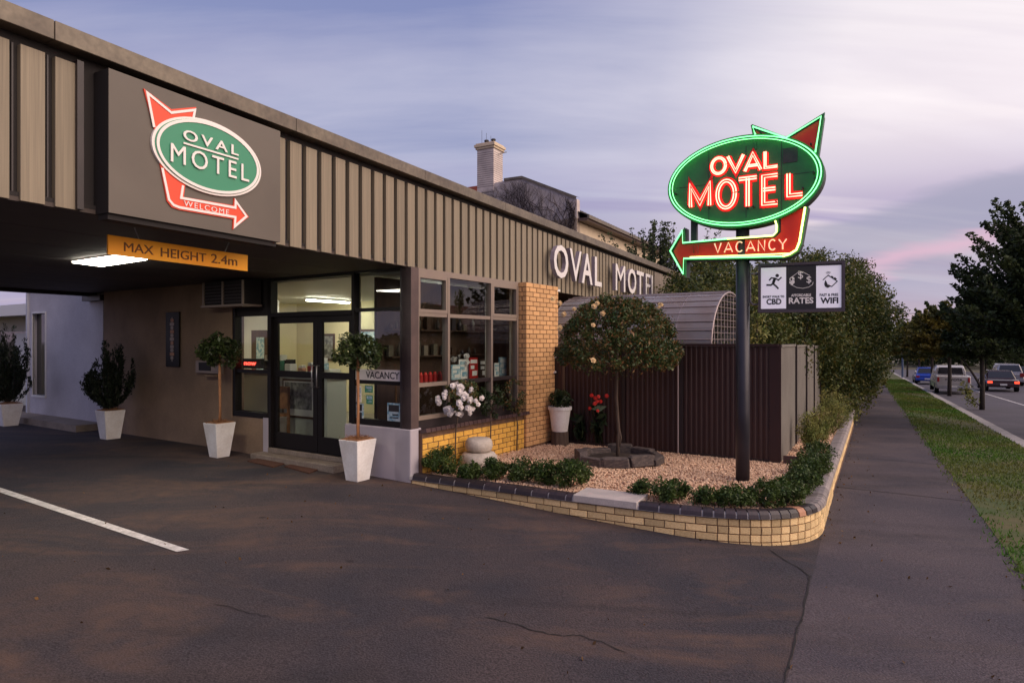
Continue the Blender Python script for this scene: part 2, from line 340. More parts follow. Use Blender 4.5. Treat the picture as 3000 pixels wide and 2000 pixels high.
# ------------------------------------------------------------------ mesh building
WL = {}
def _wl(o): return Vector(WL.get(o.name, (0, 0, 0))) if o else Vector((0, 0, 0))
def tag(o, label=None, cat=None, group=None, kind=None):
    if label: o['label'] = label
    if cat: o['category'] = cat
    if group: o['group'] = group
    if kind: o['kind'] = kind
    return o
def thing(name, loc, label, cat, group=None):
    o = bpy.data.objects.new(name, None); COL.objects.link(o); o.empty_display_size = .2
    o.location = loc; WL[o.name] = tuple(loc); return tag(o, label, cat, group)
class MB:
    def __init__(s): s.v = []; s.f = []; s.mi = []; s.cur = 0; s.smooth = False
    def add(s, vs, fs, mi=None):
        b = len(s.v); s.v += [tuple(p) for p in vs]; s.f += [tuple(b+i for i in f) for f in fs]; s.mi += [s.cur if mi is None else mi]*len(fs); return s
    def box(s, F, a0, a1, b0, b1, z0, z1, mi=None):
        if a0 > a1: a0, a1 = a1, a0
        if b0 > b1: b0, b1 = b1, b0
        vs = [F.pt(a, b, z) for z in (z0, z1) for a, b in ((a0, b0), (a1, b0), (a1, b1), (a0, b1))]
        return s.add(vs, [(0, 3, 2, 1), (4, 5, 6, 7), (0, 1, 5, 4), (1, 2, 6, 5), (2, 3, 7, 6), (3, 0, 4, 7)], mi)
    def hexa(s, lo, hi):   # lo, hi: 4 world points each
        return s.add(list(lo)+list(hi), [(0, 3, 2, 1), (4, 5, 6, 7), (0, 1, 5, 4), (1, 2, 6, 5), (2, 3, 7, 6), (3, 0, 4, 7)])
    def prism(s, F, pts, b0, b1, mi=None, caps=True):  # pts (a,z)
        n = len(pts)
        vs = [F.pt(a, b0, z) for a, z in pts]+[F.pt(a, b1, z) for a, z in pts]
        fs = [(i, (i+1) % n, n+(i+1) % n, n+i) for i in range(n)]
        if caps: fs += [tuple(range(n-1, -1, -1)), tuple(range(n, 2*n))]
        return s.add(vs, fs, mi)
    def tube(s, pts, r, k=6, closed=False, mi=None):
        P = [Vector(p) for p in pts]; n = len(P); rs = r if isinstance(r, (list, tuple)) else [r]*n
        vs = []; up = None
        for i in range(n):
            if closed: d = (P[(i+1) % n]-P[i-1])
            else: d = (P[min(i+1, n-1)]-P[max(i-1, 0)])
            d = d.normalized() if d.length > 1e-9 else Vector((0, 0, 1))
            if up is None: up = d.orthogonal().normalized()
            else:
                up = up - d*up.dot(d); up = up.normalized() if up.length > 1e-6 else d.orthogonal().normalized()
            q = d.cross(up)
            for j in range(k):
                t = 2*PI*j/k; vs.append(P[i]+(up*math.cos(t)+q*math.sin(t))*rs[i])
        fs = []
        for i in range(n if closed else n-1):
            i2 = (i+1) % n
            for j in range(k): fs.append((i*k+j, i*k+(j+1) % k, i2*k+(j+1) % k, i2*k+j))
        if not closed: fs += [tuple(range(k-1, -1, -1)), tuple((n-1)*k+j for j in range(k))]
        return s.add(vs, fs, mi)
    def lathe(s, c, prof, k=20, mi=None):   # prof (r,z) bottom->top
        vs = [(c[0]+r*math.cos(2*PI*j/k), c[1]+r*math.sin(2*PI*j/k), c[2]+z) for r, z in prof for j in range(k)]
        fs = [(i*k+j, i*k+(j+1) % k, (i+1)*k+(j+1) % k, (i+1)*k+j) for i in range(len(prof)-1) for j in range(k)]
        fs += [tuple(range(k-1, -1, -1)), tuple((len(prof)-1)*k+j for j in range(k))]
        return s.add(vs, fs, mi)
    def ribbon(s, F, pts, w, b, closed=False, mi=None, depth=.006):
        P = [np.array(p, float) for p in pts]; n = len(P); A = []; B = []
        for i in range(n):
            p0 = P[i-1] if (closed or i > 0) else P[i]; p1 = P[(i+1) % n] if (closed or i < n-1) else P[i]
            d1 = P[i]-p0; d2 = p1-P[i]
            d1 = d1/max(np.linalg.norm(d1), 1e-9) if np.linalg.norm(d1) > 1e-9 else d2/np.linalg.norm(d2)
            d2 = d2/max(np.linalg.norm(d2), 1e-9) if np.linalg.norm(d2) > 1e-9 else d1
            nn = np.array([-(d1+d2)[1], (d1+d2)[0]]); nn = nn/max(np.linalg.norm(nn), 1e-6)
            k = 1/max(.35, nn @ np.array([-d1[1], d1[0]]))
            A.append(P[i]+nn*w/2*k); B.append(P[i]-nn*w/2*k)
        vs = [F.pt(a, b+depth, z) for a, z in A]+[F.pt(a, b+depth, z) for a, z in B]+[F.pt(a, b, z) for a, z in A]+[F.pt(a, b, z) for a, z in B]
        fs = []
        for i in range(n if closed else n-1):
            j = (i+1) % n
            fs += [(i, j, n+j, n+i), (i, 2*n+i, 2*n+j, j), (n+i, n+j, 3*n+j, 3*n+i)]
        return s.add(vs, fs, mi)
    def build(s, name, mats, parent=None, smooth=False, bevel=0, fixn=True):
        me = bpy.data.meshes.new(name); 
        V = np.array(s.v, float)
        if parent: o0 = np.array(_wl(parent))
        else: o0 = np.array([(V[:, 0].min()+V[:, 0].max())/2, (V[:, 1].min()+V[:, 1].max())/2, V[:, 2].min()])
        me.from_pydata([tuple(p) for p in (V-o0)], [], s.f)
        if not isinstance(mats, (list, tuple)): mats = [mats]
        for m in mats: me.materials.append(m)
        if any(s.mi): me.polygons.foreach_set('material_index', s.mi)
        if smooth: me.polygons.foreach_set('use_smooth', [True]*len(s.f))
        if bevel or fixn:
            bm = bmesh.new(); bm.from_mesh(me)
            if bevel: bmesh.ops.bevel(bm, geom=list(bm.edges), offset=bevel, segments=1, affect='EDGES', clamp_overlap=True)
            if fixn: bmesh.ops.recalc_face_normals(bm, faces=bm.faces)
            bm.to_mesh(me); bm.free()
        me.update()
        o = bpy.data.objects.new(name, me); COL.objects.link(o)
        if parent: o.parent = parent; WL[o.name] = tuple(o0)
        else: o.location = tuple(o0); WL[o.name] = tuple(o0)
        return o
def box_part(name, F, a0, a1, b0, b1, z0, z1, m, parent, bevel=0):
    return MB().box(F, a0, a1, b0, b1, z0, z1).build(name, m, parent, bevel=bevel)
def inst(name, mesh, parent, loc, rot=0, scale=(1, 1, 1), rx=0, ry=0):
    o = bpy.data.objects.new(name, mesh); COL.objects.link(o); p = _wl(parent)
    o.parent = parent; o.location = Vector(loc)-p; o.rotation_euler = (rx, ry, rot); o.scale = scale; WL[o.name] = tuple(loc); return o
def unitbox(name, m, bevel=.03, seed=0, jit=0):
    bm = bmesh.new(); bmesh.ops.create_cube(bm, size=1)
    if bevel: bmesh.ops.bevel(bm, geom=list(bm.edges), offset=bevel, segments=1, affect='EDGES')
    r = random.Random(seed)
    if jit:
        for v in bm.verts: v.co += Vector((r.uniform(-jit, jit), r.uniform(-jit, jit), r.uniform(-jit, jit)))
    me = bpy.data.meshes.new(name); bm.to_mesh(me); bm.free(); me.materials.append(m); return me
def single(o, label, cat, group=None): return tag(o, label, cat, group)
def copy_tree(o, parent=None, loc=None, rotz=None, label=None):
    c = o.copy(); COL.objects.link(c)
    if parent: c.parent = parent
    if loc is not None: c.location = loc; WL[c.name] = tuple(loc)
    if rotz is not None: c.rotation_euler.z = rotz
    if label: c['label'] = label
    for ch in list(o.children):
        copy_tree(ch, c)
    return c
# text -> mesh fitted in a box on a frame
def text_mb(mb, body, F, a0, a1, z0, z1, b0, b1, sgn=1, bold=0.0, mi=None, cap=True, space=1.0):
    cu = bpy.data.curves.new('t', 'FONT'); cu.body = body; cu.size = 1; cu.extrude = .5; cu.offset = bold; cu.resolution_u = 3; cu.space_character = space
    ob = bpy.data.objects.new('t', cu); me = bpy.data.meshes.new_from_object(ob)
    V = np.array([v.co[:] for v in me.vertices]); fs = [tuple(p.vertices) for p in me.polygons]
    bpy.data.objects.remove(ob); bpy.data.curves.remove(cu); bpy.data.meshes.remove(me)
    x0, x1 = V[:, 0].min(), V[:, 0].max(); y0, y1 = V[:, 1].min(), V[:, 1].max()
    vs = []
    for x, y, z in V:
        q = (x-x0)/(x1-x0); r = (y-y0)/(y1-y0)
        vs.append(F.pt(a0+(a1-a0)*q, b0+(b1-b0)*(z+.5), z0+(z1-z0)*r))
    return mb.add(vs, fs, mi)
def circ(a, z, ra, rz, k=24, t0=0, t1=2*PI, closed=True):
    return [(a+ra*math.cos(t0+(t1-t0)*i/(k if closed else k-1)), z+rz*math.sin(t0+(t1-t0)*i/(k if closed else k-1))) for i in range(k)]
def fit_ellipse(P):
    A = np.array([[a*a, z*z, a, z] for a, z in P]); c = np.linalg.lstsq(A, np.ones(len(P)), rcond=None)[0]
    ca, cz = -c[2]/(2*c[0]), -c[3]/(2*c[1]); k = 1+c[0]*ca*ca+c[1]*cz*cz
    return ca, cz, math.sqrt(k/c[0]), math.sqrt(k/c[1])
# leaves
def leaf_mesh(name, P, size, m, up=0.0, asp=.5, jit=.5, dirs=None, fold=.2):
    n = len(P); P = np.asarray(P, float)
    sz = size*(1+RNG.uniform(-jit, jit, n))
    d = RNG.normal(size=(n, 3)); 
    if dirs is not None: d = d*.6+dirs*1.2
    d[:, 2] += up; d /= np.linalg.norm(d, axis=1)[:, None]
    q = np.cross(d, RNG.normal(size=(n, 3))); q /= np.linalg.norm(q, axis=1)[:, None]
    nn = np.cross(d, q)
    s1 = sz[:, None]
    v = np.empty((n, 4, 3)); v[:, 0] = P-d*s1*.5; v[:, 1] = P+q*s1*asp*.5+nn*s1*fold*.5; v[:, 2] = P+d*s1*.5; v[:, 3] = P-q*s1*asp*.5+nn*s1*fold*.5
    me = bpy.data.meshes.new(name); me.vertices.add(4*n); me.loops.add(4*n); me.polygons.add(n)
    return me, v.reshape(-1, 3), n, m
def leaves(name, P, size, m, parent=None, up=0.0, asp=.5, jit=.5, dirs=None, loc=None):
    P = np.asarray(P, float); o0 = np.array(_wl(parent)) if parent else (np.array(loc) if loc is not None else np.array([P[:, 0].mean(), P[:, 1].mean(), P[:, 2].min()]))
    me, v, n, m = leaf_mesh(name, P-o0, size, m, up, asp, jit, dirs)
    me.vertices.foreach_set('co', v.ravel().astype(np.float32)); me.loops.foreach_set('vertex_index', np.arange(4*n, dtype=np.int32))
    me.polygons.foreach_set('loop_start', np.arange(0, 4*n, 4, dtype=np.int32))
    at = me.attributes.new('leafv', 'FLOAT', 'FACE'); at.data.foreach_set('value', RNG.uniform(0, 1, n).astype(np.float32))
    me.materials.append(m); me.update(calc_edges=True)
    o = bpy.data.objects.new(name, me); COL.objects.link(o)
    if parent: o.parent = parent
    else: o.location = tuple(o0)
    WL[o.name] = tuple(o0); return o
def blob(c, r, n, shell=.55):
    d = RNG.normal(size=(n, 3)); d /= np.linalg.norm(d, axis=1)[:, None]
    rad = shell+(1-shell)*RNG.uniform(0, 1, n)**.6
    return np.array(c)+d*rad[:, None]*np.array(r)
def clumps(c, r, k, kr, n, shell=.75, zmin=None, flat=1.0):
    """k clumps of radius kr spread near the surface of ellipsoid r, n leaves in all"""
    C = blob(c, r, k, shell); out = []
    for q in C:
        s = kr*RNG.uniform(.6, 1.35); out.append(blob(q, (s, s, s*flat), max(4, int(n/k*RNG.uniform(.6, 1.4))), .2))
    P = np.vstack(out)
    if zmin is not None: P = P[P[:, 2] > zmin]
    return P
# ------------------------------------------------------------------ ground
def sheet(name, ns, ts, zf, m, kind='structure'):
    vs = []; fs = []; k = len(ts)
    for n_ in ns:
        for t_ in ts:
            x, y = xy_of(n_, t_); vs.append((x, y, zf(n_, t_)))
    for i in range(len(ns)-1):
        for j in range(k-1): fs.append((i*k+j, (i+1)*k+j, (i+1)*k+j+1, i*k+j+1))
    mb = MB(); mb.add(vs, fs); o = mb.build(name, m, fixn=False); o['kind'] = kind; return o
AR = lambda a, b, s: list(np.arange(a, b+1e-6, s))
far_n = [-900, -300, -120, -60, -30, -20, -10.4, -5.6, -3, -1.1, 1.3, 3.4, 3.41, 16, 40, 120, 300, 900]
far_t = [-300, -60, -20, 0, 7.2, 20, 40, 60, 90, 120, 150, 300, 900, 1500]
sheet('ground', far_n, far_t, lambda n, t: (G(n, t)-.06 if n <= 3.4 else G(3.4, t)-.25), M['earth'])
sheet('driveway', AR(-22, -1.0, .5)+[-.45], AR(-14, 24, .5), G, M['asphalt'])
sheet('footpath', AR(-.45, 1.33, .89), AR(-14, 120, 1.0), G, M['path'])
sheet('verge', [1.33, 1.8, 2.3, 2.8, 3.30], AR(-14, 120, 1.0), lambda n, t: G(n, t)+.004, M['verge'])
sheet('road', [3.62, 5, 6.6, 8, 9.6, 12, 15.4], AR(-14, 120, 2.0)+[150], road_z, M['road'])
sheet('far_verge', [15.7, 18, 22], AR(-14, 120, 4.0), lambda n, t: road_z(9.6, t)+.12, M['verge'])
# kerb stones
kt = thing('kerb', (*xy_of(3.46, 10), G(3.46, 10)), 'pale concrete kerb between the grass verge and the road', 'kerb')
km = unitbox('kerb_stone', M['kerb'], .04)
t_ = -6.0
while t_ < 110:
    n_ = 3.46; x, y = xy_of(n_, t_+1.2); gz = G(3.4, t_+1.2)
    o = inst('kerb_stone', km, kt, (x, y, gz-.06), math.atan2(SE[1], SE[0]), (2.385, .32, .15), ry=math.atan(.0227)); t_ += 2.4
kt['kind'] = 'structure'
if 'category' in kt: del kt['category']
pj = MB()
for t0 in (11.5, 15.2, 19.8, 24.0, 29.5, 36, 43, 52):
    x = [xy_of(-.45, t0), xy_of(1.33, t0+.03), xy_of(1.33, t0+.05), xy_of(-.45, t0+.02)]
    o = MB(); o.add([(q[0], q[1], GXY(*q)+.005) for q in x], [(0, 1, 2, 3)]); o = o.build('path_joint', M['crack'], fixn=False); o['kind'] = 'structure'
# painted line on driveway, road line, cracks
def ground_poly(name, pts, m, dz=.006, parent=None):
    mb = MB(); mb.add([(x, y, GXY(x, y)+dz) for x, y in pts], [tuple(range(len(pts)))]); return mb.build(name, m, parent)
p0 = ghit(-160, 1380); p1 = ghit(555, 1611); p2 = ghit(518, 1617); p3 = ghit(-160, 1392)
mb = MB(); K = 14
vs = []
for i in range(K+1):
    f = i/K
    for A, B in ((p0, p1), (p3, p2)):
        x = A[0]+(B[0]-A[0])*f; y = A[1]+(B[1]-A[1])*f; vs.append((x, y, GXY(x, y)+.006))
mb.add(vs, [(2*i, 2*i+1, 2*i+3, 2*i+2) for i in range(K)])
o = mb.build('bay_line', M['line']); tag(o, kind='structure')
def ground_ribbon(name, pix, w, m, dz=.005, zf=None, jit=.01, sub=5):
    P = [np.array(ghit(*p)) for p in pix]; Q = []
    for a, b in zip(P[:-1], P[1:]):
        for i in range(sub): Q.append(a+(b-a)*i/sub+RNG.normal(size=2)*jit)
    Q.append(P[-1]); vs = []
    for i, q in enumerate(Q):
        d = Q[min(i+1, len(Q)-1)]-Q[max(i-1, 0)]; d /= np.linalg.norm(d); nn = np.array([-d[1], d[0]])
        ww = w*RNG.uniform(.5, 1.4)*(0.3 if i in (0, len(Q)-1) else 1)
        for s_ in (-.5, .5):
            p = q+nn*ww*s_; vs.append((p[0], p[1], GXY(*p)+dz))
    mb = MB(); mb.add(vs, [(2*i, 2*i+1, 2*i+3, 2*i+2) for i in range(len(Q)-1)]); o = mb.build(name, m); o['kind'] = 'structure'; return o
ground_ribbon('crack', [(2258, 1612), (2300, 1642), (2345, 1665), (2372, 1688), (2366, 1722), (2352, 1800), (2334, 1850), (2318, 1920), (2294, 2010)], .014, M['crack'], jit=.004)
ground_ribbon('crack', [(1425, 1808), (1480, 1820), (1560, 1845), (1640, 1862), (1700, 1862), (1760, 1880), (1840, 1915)], .010, M['crack'], jit=.008)
ground_ribbon('crack', [(620, 1768), (690, 1782), (750, 1800), (790, 1806)], .007, M['crack'], jit=.007)
mb = MB()
for t0 in range(-6, 118, 2):
    x = [xy_of(6.55, t0), xy_of(6.65, t0), xy_of(6.65, t0+2), xy_of(6.55, t0+2)]
    mb.add([(x[i][0], x[i][1], road_z(6.6, t0+(2 if i > 1 else 0))+.006) for i in range(4)], [(0, 1, 2, 3)])
tag(mb.build('road_line', M['line']), kind='structure')
# ------------------------------------------------------------------ garden bed
WP = [(-1.42, 9.05), (-.3, 8.41), (.79, 7.77), (1.58, 7.36), (2.10, 7.14), (2.55, 7.03), (2.93, 7.05), (3.28, 7.20), (3.576, 7.5), (3.85, 7.97), (4.1, 8.42), (4.6, 9.32), (5.6, 11.10), (6.9, 13.42), (10.19, 19.3)]
def catmull(P, k=12):
    P = [np.array(p, float) for p in P]; P = [2*P[0]-P[1]]+P+[2*P[-1]-P[-2]]; out = []
    for i in range(1, len(P)-2):
        for j in range(k):
            t = j/k; out.append(.5*(2*P[i]+(P[i+1]-P[i-1])*t+(2*P[i-1]-5*P[i]+4*P[i+1]-P[i+2])*t*t+(3*P[i]-P[i-1]-3*P[i+1]+P[i+2])*t**3))
    out.append(P[-2]); return out
WC = catmull(WP); WL_ = [0]
for a, b in zip(WC[:-1], WC[1:]): WL_.append(WL_[-1]+float(np.linalg.norm(b-a)))
WLEN = WL_[-1]; WCx = [p[0] for p in WC]; WCy = [p[1] for p in WC]
def wall_at(s):
    s = min(max(s, 0), WLEN); x = np.interp(s, WL_, WCx); y = np.interp(s, WL_, WCy)
    e = .03; x2 = np.interp(min(s+e, WLEN), WL_, WCx); y2 = np.interp(min(s+e, WLEN), WL_, WCy); x1 = np.interp(max(s-e, 0), WL_, WCx); y1 = np.interp(max(s-e, 0), WL_, WCy)
    d = np.array([x2-x1, y2-y1]); d /= np.linalg.norm(d); return np.array([x, y]), d, np.array([d[1], -d[0]])   # outward normal (right of travel)
S_C = float(np.interp(3.576, [p[0] for p in WP[:9]], [0]*9)) if False else None
def top_z(s):   # top of brickwork
    return .07 - .0145*max(0, s-6.1)
gw = thing('garden_wall', (WP[4][0], WP[4][1], -.2), 'low curved cream brick wall with dark coping round the gravel bed', 'garden wall')
bY = unitbox('brick', M['brickY'], .035)
CH = .083
core = MB()
ss = np.linspace(0, WLEN, 70); vs = []
for s in ss:
    p, d, nn = wall_at(s); q0 = p-nn*.012; q1 = p-nn*.10; tz = top_z(s)-.005
    for q, z in ((q0, -.75), (q0, tz), (q1, tz), (q1, -.75)): vs.append((q[0], q[1], z))
core.add(vs, [(4*i+j, 4*i+(j+1) % 4, 4*i+4+(j+1) % 4, 4*i+4+j) for i in range(len(ss)-1) for j in range(4)])
core.build('mortar_bed', M['mortar'], gw)
nb = 0
for c in range(6):
    s = (.12 if c % 2 else 0) + .02
    while s < WLEN-.2:
        curved = 3.1 < s < 6.6
        ln = (.115 if (curved and s > 4.0) else .23) if c % 1 == 0 else .23
        p, d, nn = wall_at(s+ln/2); z = top_z(s)-CH*(c+.5)
        gz = GXY(*(p+nn*.05))
        if z+CH*.5 > gz-.01 and nb < 300:
            jx = random.uniform(-.002, .003); q = p-nn*(.052-jx)
            inst('brick', bY, gw, (q[0], q[1], z), math.atan2(d[1], d[0]), (ln-.011, .10, CH-.012), rx=random.uniform(-.01, .01)); nb += 1
        s += ln
# coping bricks: rolled front edge
def cope_mesh(name, m):
    prof = [(-.11, -.035), (-.11, .035), (.02, .045), (.075, .035), (.105, .0), (.110, -.045), (-.0, -.045)]
    me = bpy.data.meshes.new(name); vs = []; fs = []
    for x in (-.5, .5):
        for y, z in prof: vs.append((x, -y, z))
    n = len(prof); fs = [(i, (i+1) % n, n+(i+1) % n, n+i) for i in range(n)]+[tuple(range(n)), tuple(range(2*n-1, n-1, -1))]
    me.from_pydata(vs, [], fs); me.materials.append(m); bm = bmesh.new(); bm.from_mesh(me); bmesh.ops.recalc_face_normals(bm, faces=bm.faces); bm.to_mesh(me); bm.free(); return me
cm = {k: cope_mesh('coping_brick', M[k]) for k in ('cope', 'copeg', 'copeo')}
slab_s = []
s_a = float(np.linalg.norm(np.array(zhit(1690, 1440, .17))-WC[0])); s_b = float(np.linalg.norm(np.array(zhit(1852, 1480, .17))-WC[0]))
s = .05; i = 0
while s < WLEN-.1:
    if s_a-.02 <= s < s_b: s = s_b+.0; continue
    p, d, nn = wall_at(s); s2 = s; 
    ln = .235 if s < s_b+.5 else (.118 if s < 6.0 else .235)
    if s < s_a and s+ln > s_a: ln = s_a-s
    if ln < .03: s = s_a; continue
    p, d, nn = wall_at(s+ln/2); q = p-nn*.085
    key = 'cope'
    if s > 5.35: key = 'copeg'
    if 4.98 < s < 5.12: key = 'copeo'
    inst('coping_brick', cm[key], gw, (q[0], q[1], top_z(s)+.048), math.atan2(d[1], d[0]), (ln-.015, 1, 1), rx=-.10+random.uniform(-.03, .03)); s += ln
cmn = MB(); vs = []
for s in ss:
    p, d, nn = wall_at(s); tz = top_z(s)
    for a, z in ((.021, tz+.008), (.016, tz+.052), (-.012, tz+.076), (-.19, tz+.0)): q = p+nn*a; vs.append((q[0], q[1], z))
cmn.add(vs, [(4*i+j, 4*i+(j+1) % 4, 4*i+4+(j+1) % 4, 4*i+4+j) for i in range(len(ss)-1) for j in range(4)])
cmn.build('coping_bed', M['copemortar'], gw)
pa, d, nn = wall_at((s_a+s_b)/2)
Fsl = Fr(pa, d, nn)
box_part('concrete_slab', Fsl, -(s_b-s_a)/2+.012, (s_b-s_a)/2-.012, -.42, .03, top_z(3)+.012, top_z(3)+.098, M['slab'], gw, .006)
# gravel
def GR(x, y):
    n, t = nt_of(x, y); return .125 - .014*max(0, t-9.5)
BED = [tuple(wall_at(s)[0]-wall_at(s)[2]*.15) for s in np.linspace(0.1, WLEN, 60)]
BED += [FS.pt(10.6, .3, 0)[:2], FS.pt(9.6, -.04, 0)[:2], FS.pt(0, -.04, 0)[:2], FF.pt(5.2, -.05, 0)[:2], FB.pt(4.4, -.05, 0)[:2], FB.pt(0, -.05, 0)[:2]]
bm = bmesh.new(); f = bm.faces.new([bm.verts.new((x, y, GR(x, y)-.02)) for x, y in BED]); bmesh.ops.triangulate(bm, faces=[f])
me = bpy.data.meshes.new('gravel_bed'); bm.to_mesh(me); bm.free(); me.materials.append(M['gravelbase'])
o = bpy.data.objects.new('gravel_bed', me); COL.objects.link(o); o['kind'] = 'structure'
def inpoly(P, poly):
    x, y = P[:, 0], P[:, 1]; c = np.zeros(len(P), bool); j = len(poly)-1
    for i in range(len(poly)):
        xi, yi = poly[i]; xj, yj = poly[j]
        m_ = ((yi > y) != (yj > y)) & (x < (xj-xi)*(y-yi)/(yj-yi+1e-12)+xi); c ^= m_; j = i
    return c
PB = np.column_stack([RNG.uniform(-2, 11, 230000), RNG.uniform(6.9, 20, 230000)]); PB = PB[inpoly(PB, BED)]
kk = RNG.uniform(0, 1, len(PB)) < np.clip(1.25-.085*(PB[:, 1]-7), .12, 1); PB = PB[kk][:46000]
n = len(PB); zz = np.array([GR(x, y) for x, y in PB])
oct_ = np.array([(1, 0, 0), (-1, 0, 0), (0, 1, 0), (0, -1, 0), (0, 0, 1), (0, 0, -1)], float)
sc = RNG.uniform(.008, .019, (n, 1, 1))*RNG.uniform(.6, 1.3, (n, 1, 3)); ang = RNG.uniform(0, 2*PI, n)
V = oct_[None]*sc; V += RNG.normal(size=V.shape)*.0022
R = np.zeros((n, 3, 3)); R[:, 0, 0] = np.cos(ang); R[:, 0, 1] = -np.sin(ang); R[:, 1, 0] = np.sin(ang); R[:, 1, 1] = np.cos(ang); R[:, 2, 2] = 1
tl = RNG.uniform(-.5, .5, n); R2 = np.zeros((n, 3, 3)); R2[:, 0, 0] = 1; R2[:, 1, 1] = np.cos(tl); R2[:, 1, 2] = -np.sin(tl); R2[:, 2, 1] = np.sin(tl); R2[:, 2, 2] = np.cos(tl)
V = np.einsum('nij,nkj->nki', R @ R2, V); V[:, :, 0] += PB[:, 0:1]; V[:, :, 1] += PB[:, 1:2]; V[:, :, 2] += (zz-.014)[:, None]+RNG.uniform(0, .012, (n, 1))
tri = np.array([(0, 2, 4), (2, 1, 4), (1, 3, 4), (3, 0, 4), (2, 0, 5), (1, 2, 5), (3, 1, 5), (0, 3, 5)])
idx = (tri[None]+6*np.arange(n)[:, None, None]).reshape(-1)
me = bpy.data.meshes.new('gravel'); me.vertices.add(6*n); me.loops.add(len(idx)); me.polygons.add(len(idx)//3)
me.vertices.foreach_set('co', V.ravel().astype(np.float32)); me.loops.foreach_set('vertex_index', idx.astype(np.int32)); me.polygons.foreach_set('loop_start', np.arange(0, len(idx), 3, dtype=np.int32))
pm = mat('loose pebble', (.84, .62, .44), .8, (.60, .36, .23), scale=55, detail=2, fine=(160, .35))
me.materials.append(pm); me.update(calc_edges=True)
o = bpy.data.objects.new('gravel', me); COL.objects.link(o); tag(o, 'salmon pink gravel covering the garden bed', 'gravel', kind='stuff')
# ================================================================== MOTEL BUILDING
motel = thing('motel_building', (-1.425, 9.09, .03), 'long flat roofed motel office with brown vertical boards and a drive-through canopy', 'building')
ZS, ZT = 3.05, 4.46
# roof slab, cap, fascia boards
roof = MB().box(FA, -9.5, 19.4, -9.1, -.10, 3.12, 4.40).build('roof', M['roof'], motel)
MB().box(FA, -9.5, 19.4, -.10, -.052, 3.055, 4.33).build('fascia_backing', M['dark'], motel)
for k in range(12):   # roof flashing pieces
    a0 = -9.5+k*2.45; a1 = min(a0+2.444, 19.4)
    if a0 < 19.3: box_part('roof_flashing', FA, a0, a1, -.16, .10, 4.31, 4.46, M['cap'], motel, .004)
ubb = unitbox('fascia_board', M['board'], .0); ubb2 = unitbox('fascia_board', M['board2'], 0); ubt = unitbox('batten', M['darkbrown'], 0)
rA = FA.rot()
k = -20
while True:
    a = -.263-.12+.24*k
    if a > 13.0: break
    if not (-4.42 < a < -2.5):
        inst('fascia_board', ubb, motel, FA.pt(a, -.026, 3.64), rA, (.166, .05, 1.17))
        inst('batten', ubt, motel, FA.pt(a+.12, -.052, 3.64), rA, (.012, .03, 1.18))
    k += 1
a = 13.16
while a < 19.3:
    inst('fascia_board', ubb2, motel, FA.pt(a, -.026, 3.64), rA, (.205, .05, 1.18)); a += .22
# soffit
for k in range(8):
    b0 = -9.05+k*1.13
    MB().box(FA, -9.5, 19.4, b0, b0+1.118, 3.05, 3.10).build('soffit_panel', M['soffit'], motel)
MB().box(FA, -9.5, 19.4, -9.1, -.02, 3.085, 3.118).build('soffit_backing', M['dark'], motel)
box_part('gutter', FA, -9.5, 2.0, -9.25, -9.1, 2.98, 3.2, M['darkbrown'], motel)
# ---- door wall (frame FD: a grows to the left in the picture)
aD = lambda px: ha(px, FD)
wL = aD(304); winL0 = aD(787); winL1 = aD(684); dr0 = aD(1032); dr1 = aD(787); cr0 = aD(1171)
z_head = hit(900, 914, FD)[1]; z_mid = 1.50; z_win0 = hit(740, 1212, FD)[1]; z_low = hit(1100, 1248, FD)[1]
z_floor = .24
mb = MB()
mb.box(FD, winL1+.02, wL, -.22, 0, -.3, 3.05)
mb.box(FD, dr1+.02, winL1+.02, -.22, 0, -.3, z_win0-.02)
mb.build('rendered_wall', M['render'], motel)
box_part('wall_return', FD, dr1+.0, dr1+.13, -.22, .012, -.3, z_win0-.04, M['pier'], motel)
# pier under corner window
mb = MB(); a_p = aD(1013)
mb.box(FD, -.0, a_p, -.24, .03, -.3, z_low-.0)
mb.build('low_wall', M['pier'], motel, bevel=.012)
mb = MB(); mb.box(FB, -.03, .15, -.28, .03, -.3, z_low+.001); mb.build('corner_pier', M['pier'], motel, bevel=.012)
# step
box_part('door_step', FD, a_p+.0, dr1+.16, -.10, .24, -.1, .16, M['step'], motel, .012)
box_part('door_sill', FD, dr0-.0, dr1+.0, -.25, .02, .16, z_floor, M['step'], motel, .008)
# corner post
box_part('corner_post', FD, .0, aD(1172), -.17, .0, z_low, 3.05, M['darkbrown'], motel)
box_part('corner_post', FB, -.0, ha(1224, FB), -.16, .016, z_low+.004, 3.046, M['postb'], motel)  # paler brown than the other face, its lit look put in the colour
# frames of door wall
def bar(F, a0, a1, z0, z1, m, parent, name='frame_rail', b0=-.10, b1=-.02): return box_part(name, F, a0, a1, b0, b1, z0, z1, m, parent)
BF = M['blackframe']
# window right of the door
w1 = box_part('shop_window', FD, cr0, dr0, -.11, -.03, z_low, z_low+.09, BF, motel)
zs3 = [(z_low+.09, 1.375), (1.43, z_head-.02), (z_head+.03, 3.02)]
for z0, z1 in zs3: box_part('pane', FD, cr0, dr0, -.062, -.058, z0, z1, M['glass'], w1)
bar(FD, cr0, dr0, 1.375, 1.43, BF, w1); bar(FD, cr0, dr0, z_head-.02, z_head+.03, BF, w1); bar(FD, cr0, dr0+.0, 3.02, 3.05, BF, w1)
bar(FD, dr0-.03, dr0+.03, z_low, 3.05, BF, w1, b0=-.12, b1=-.01)
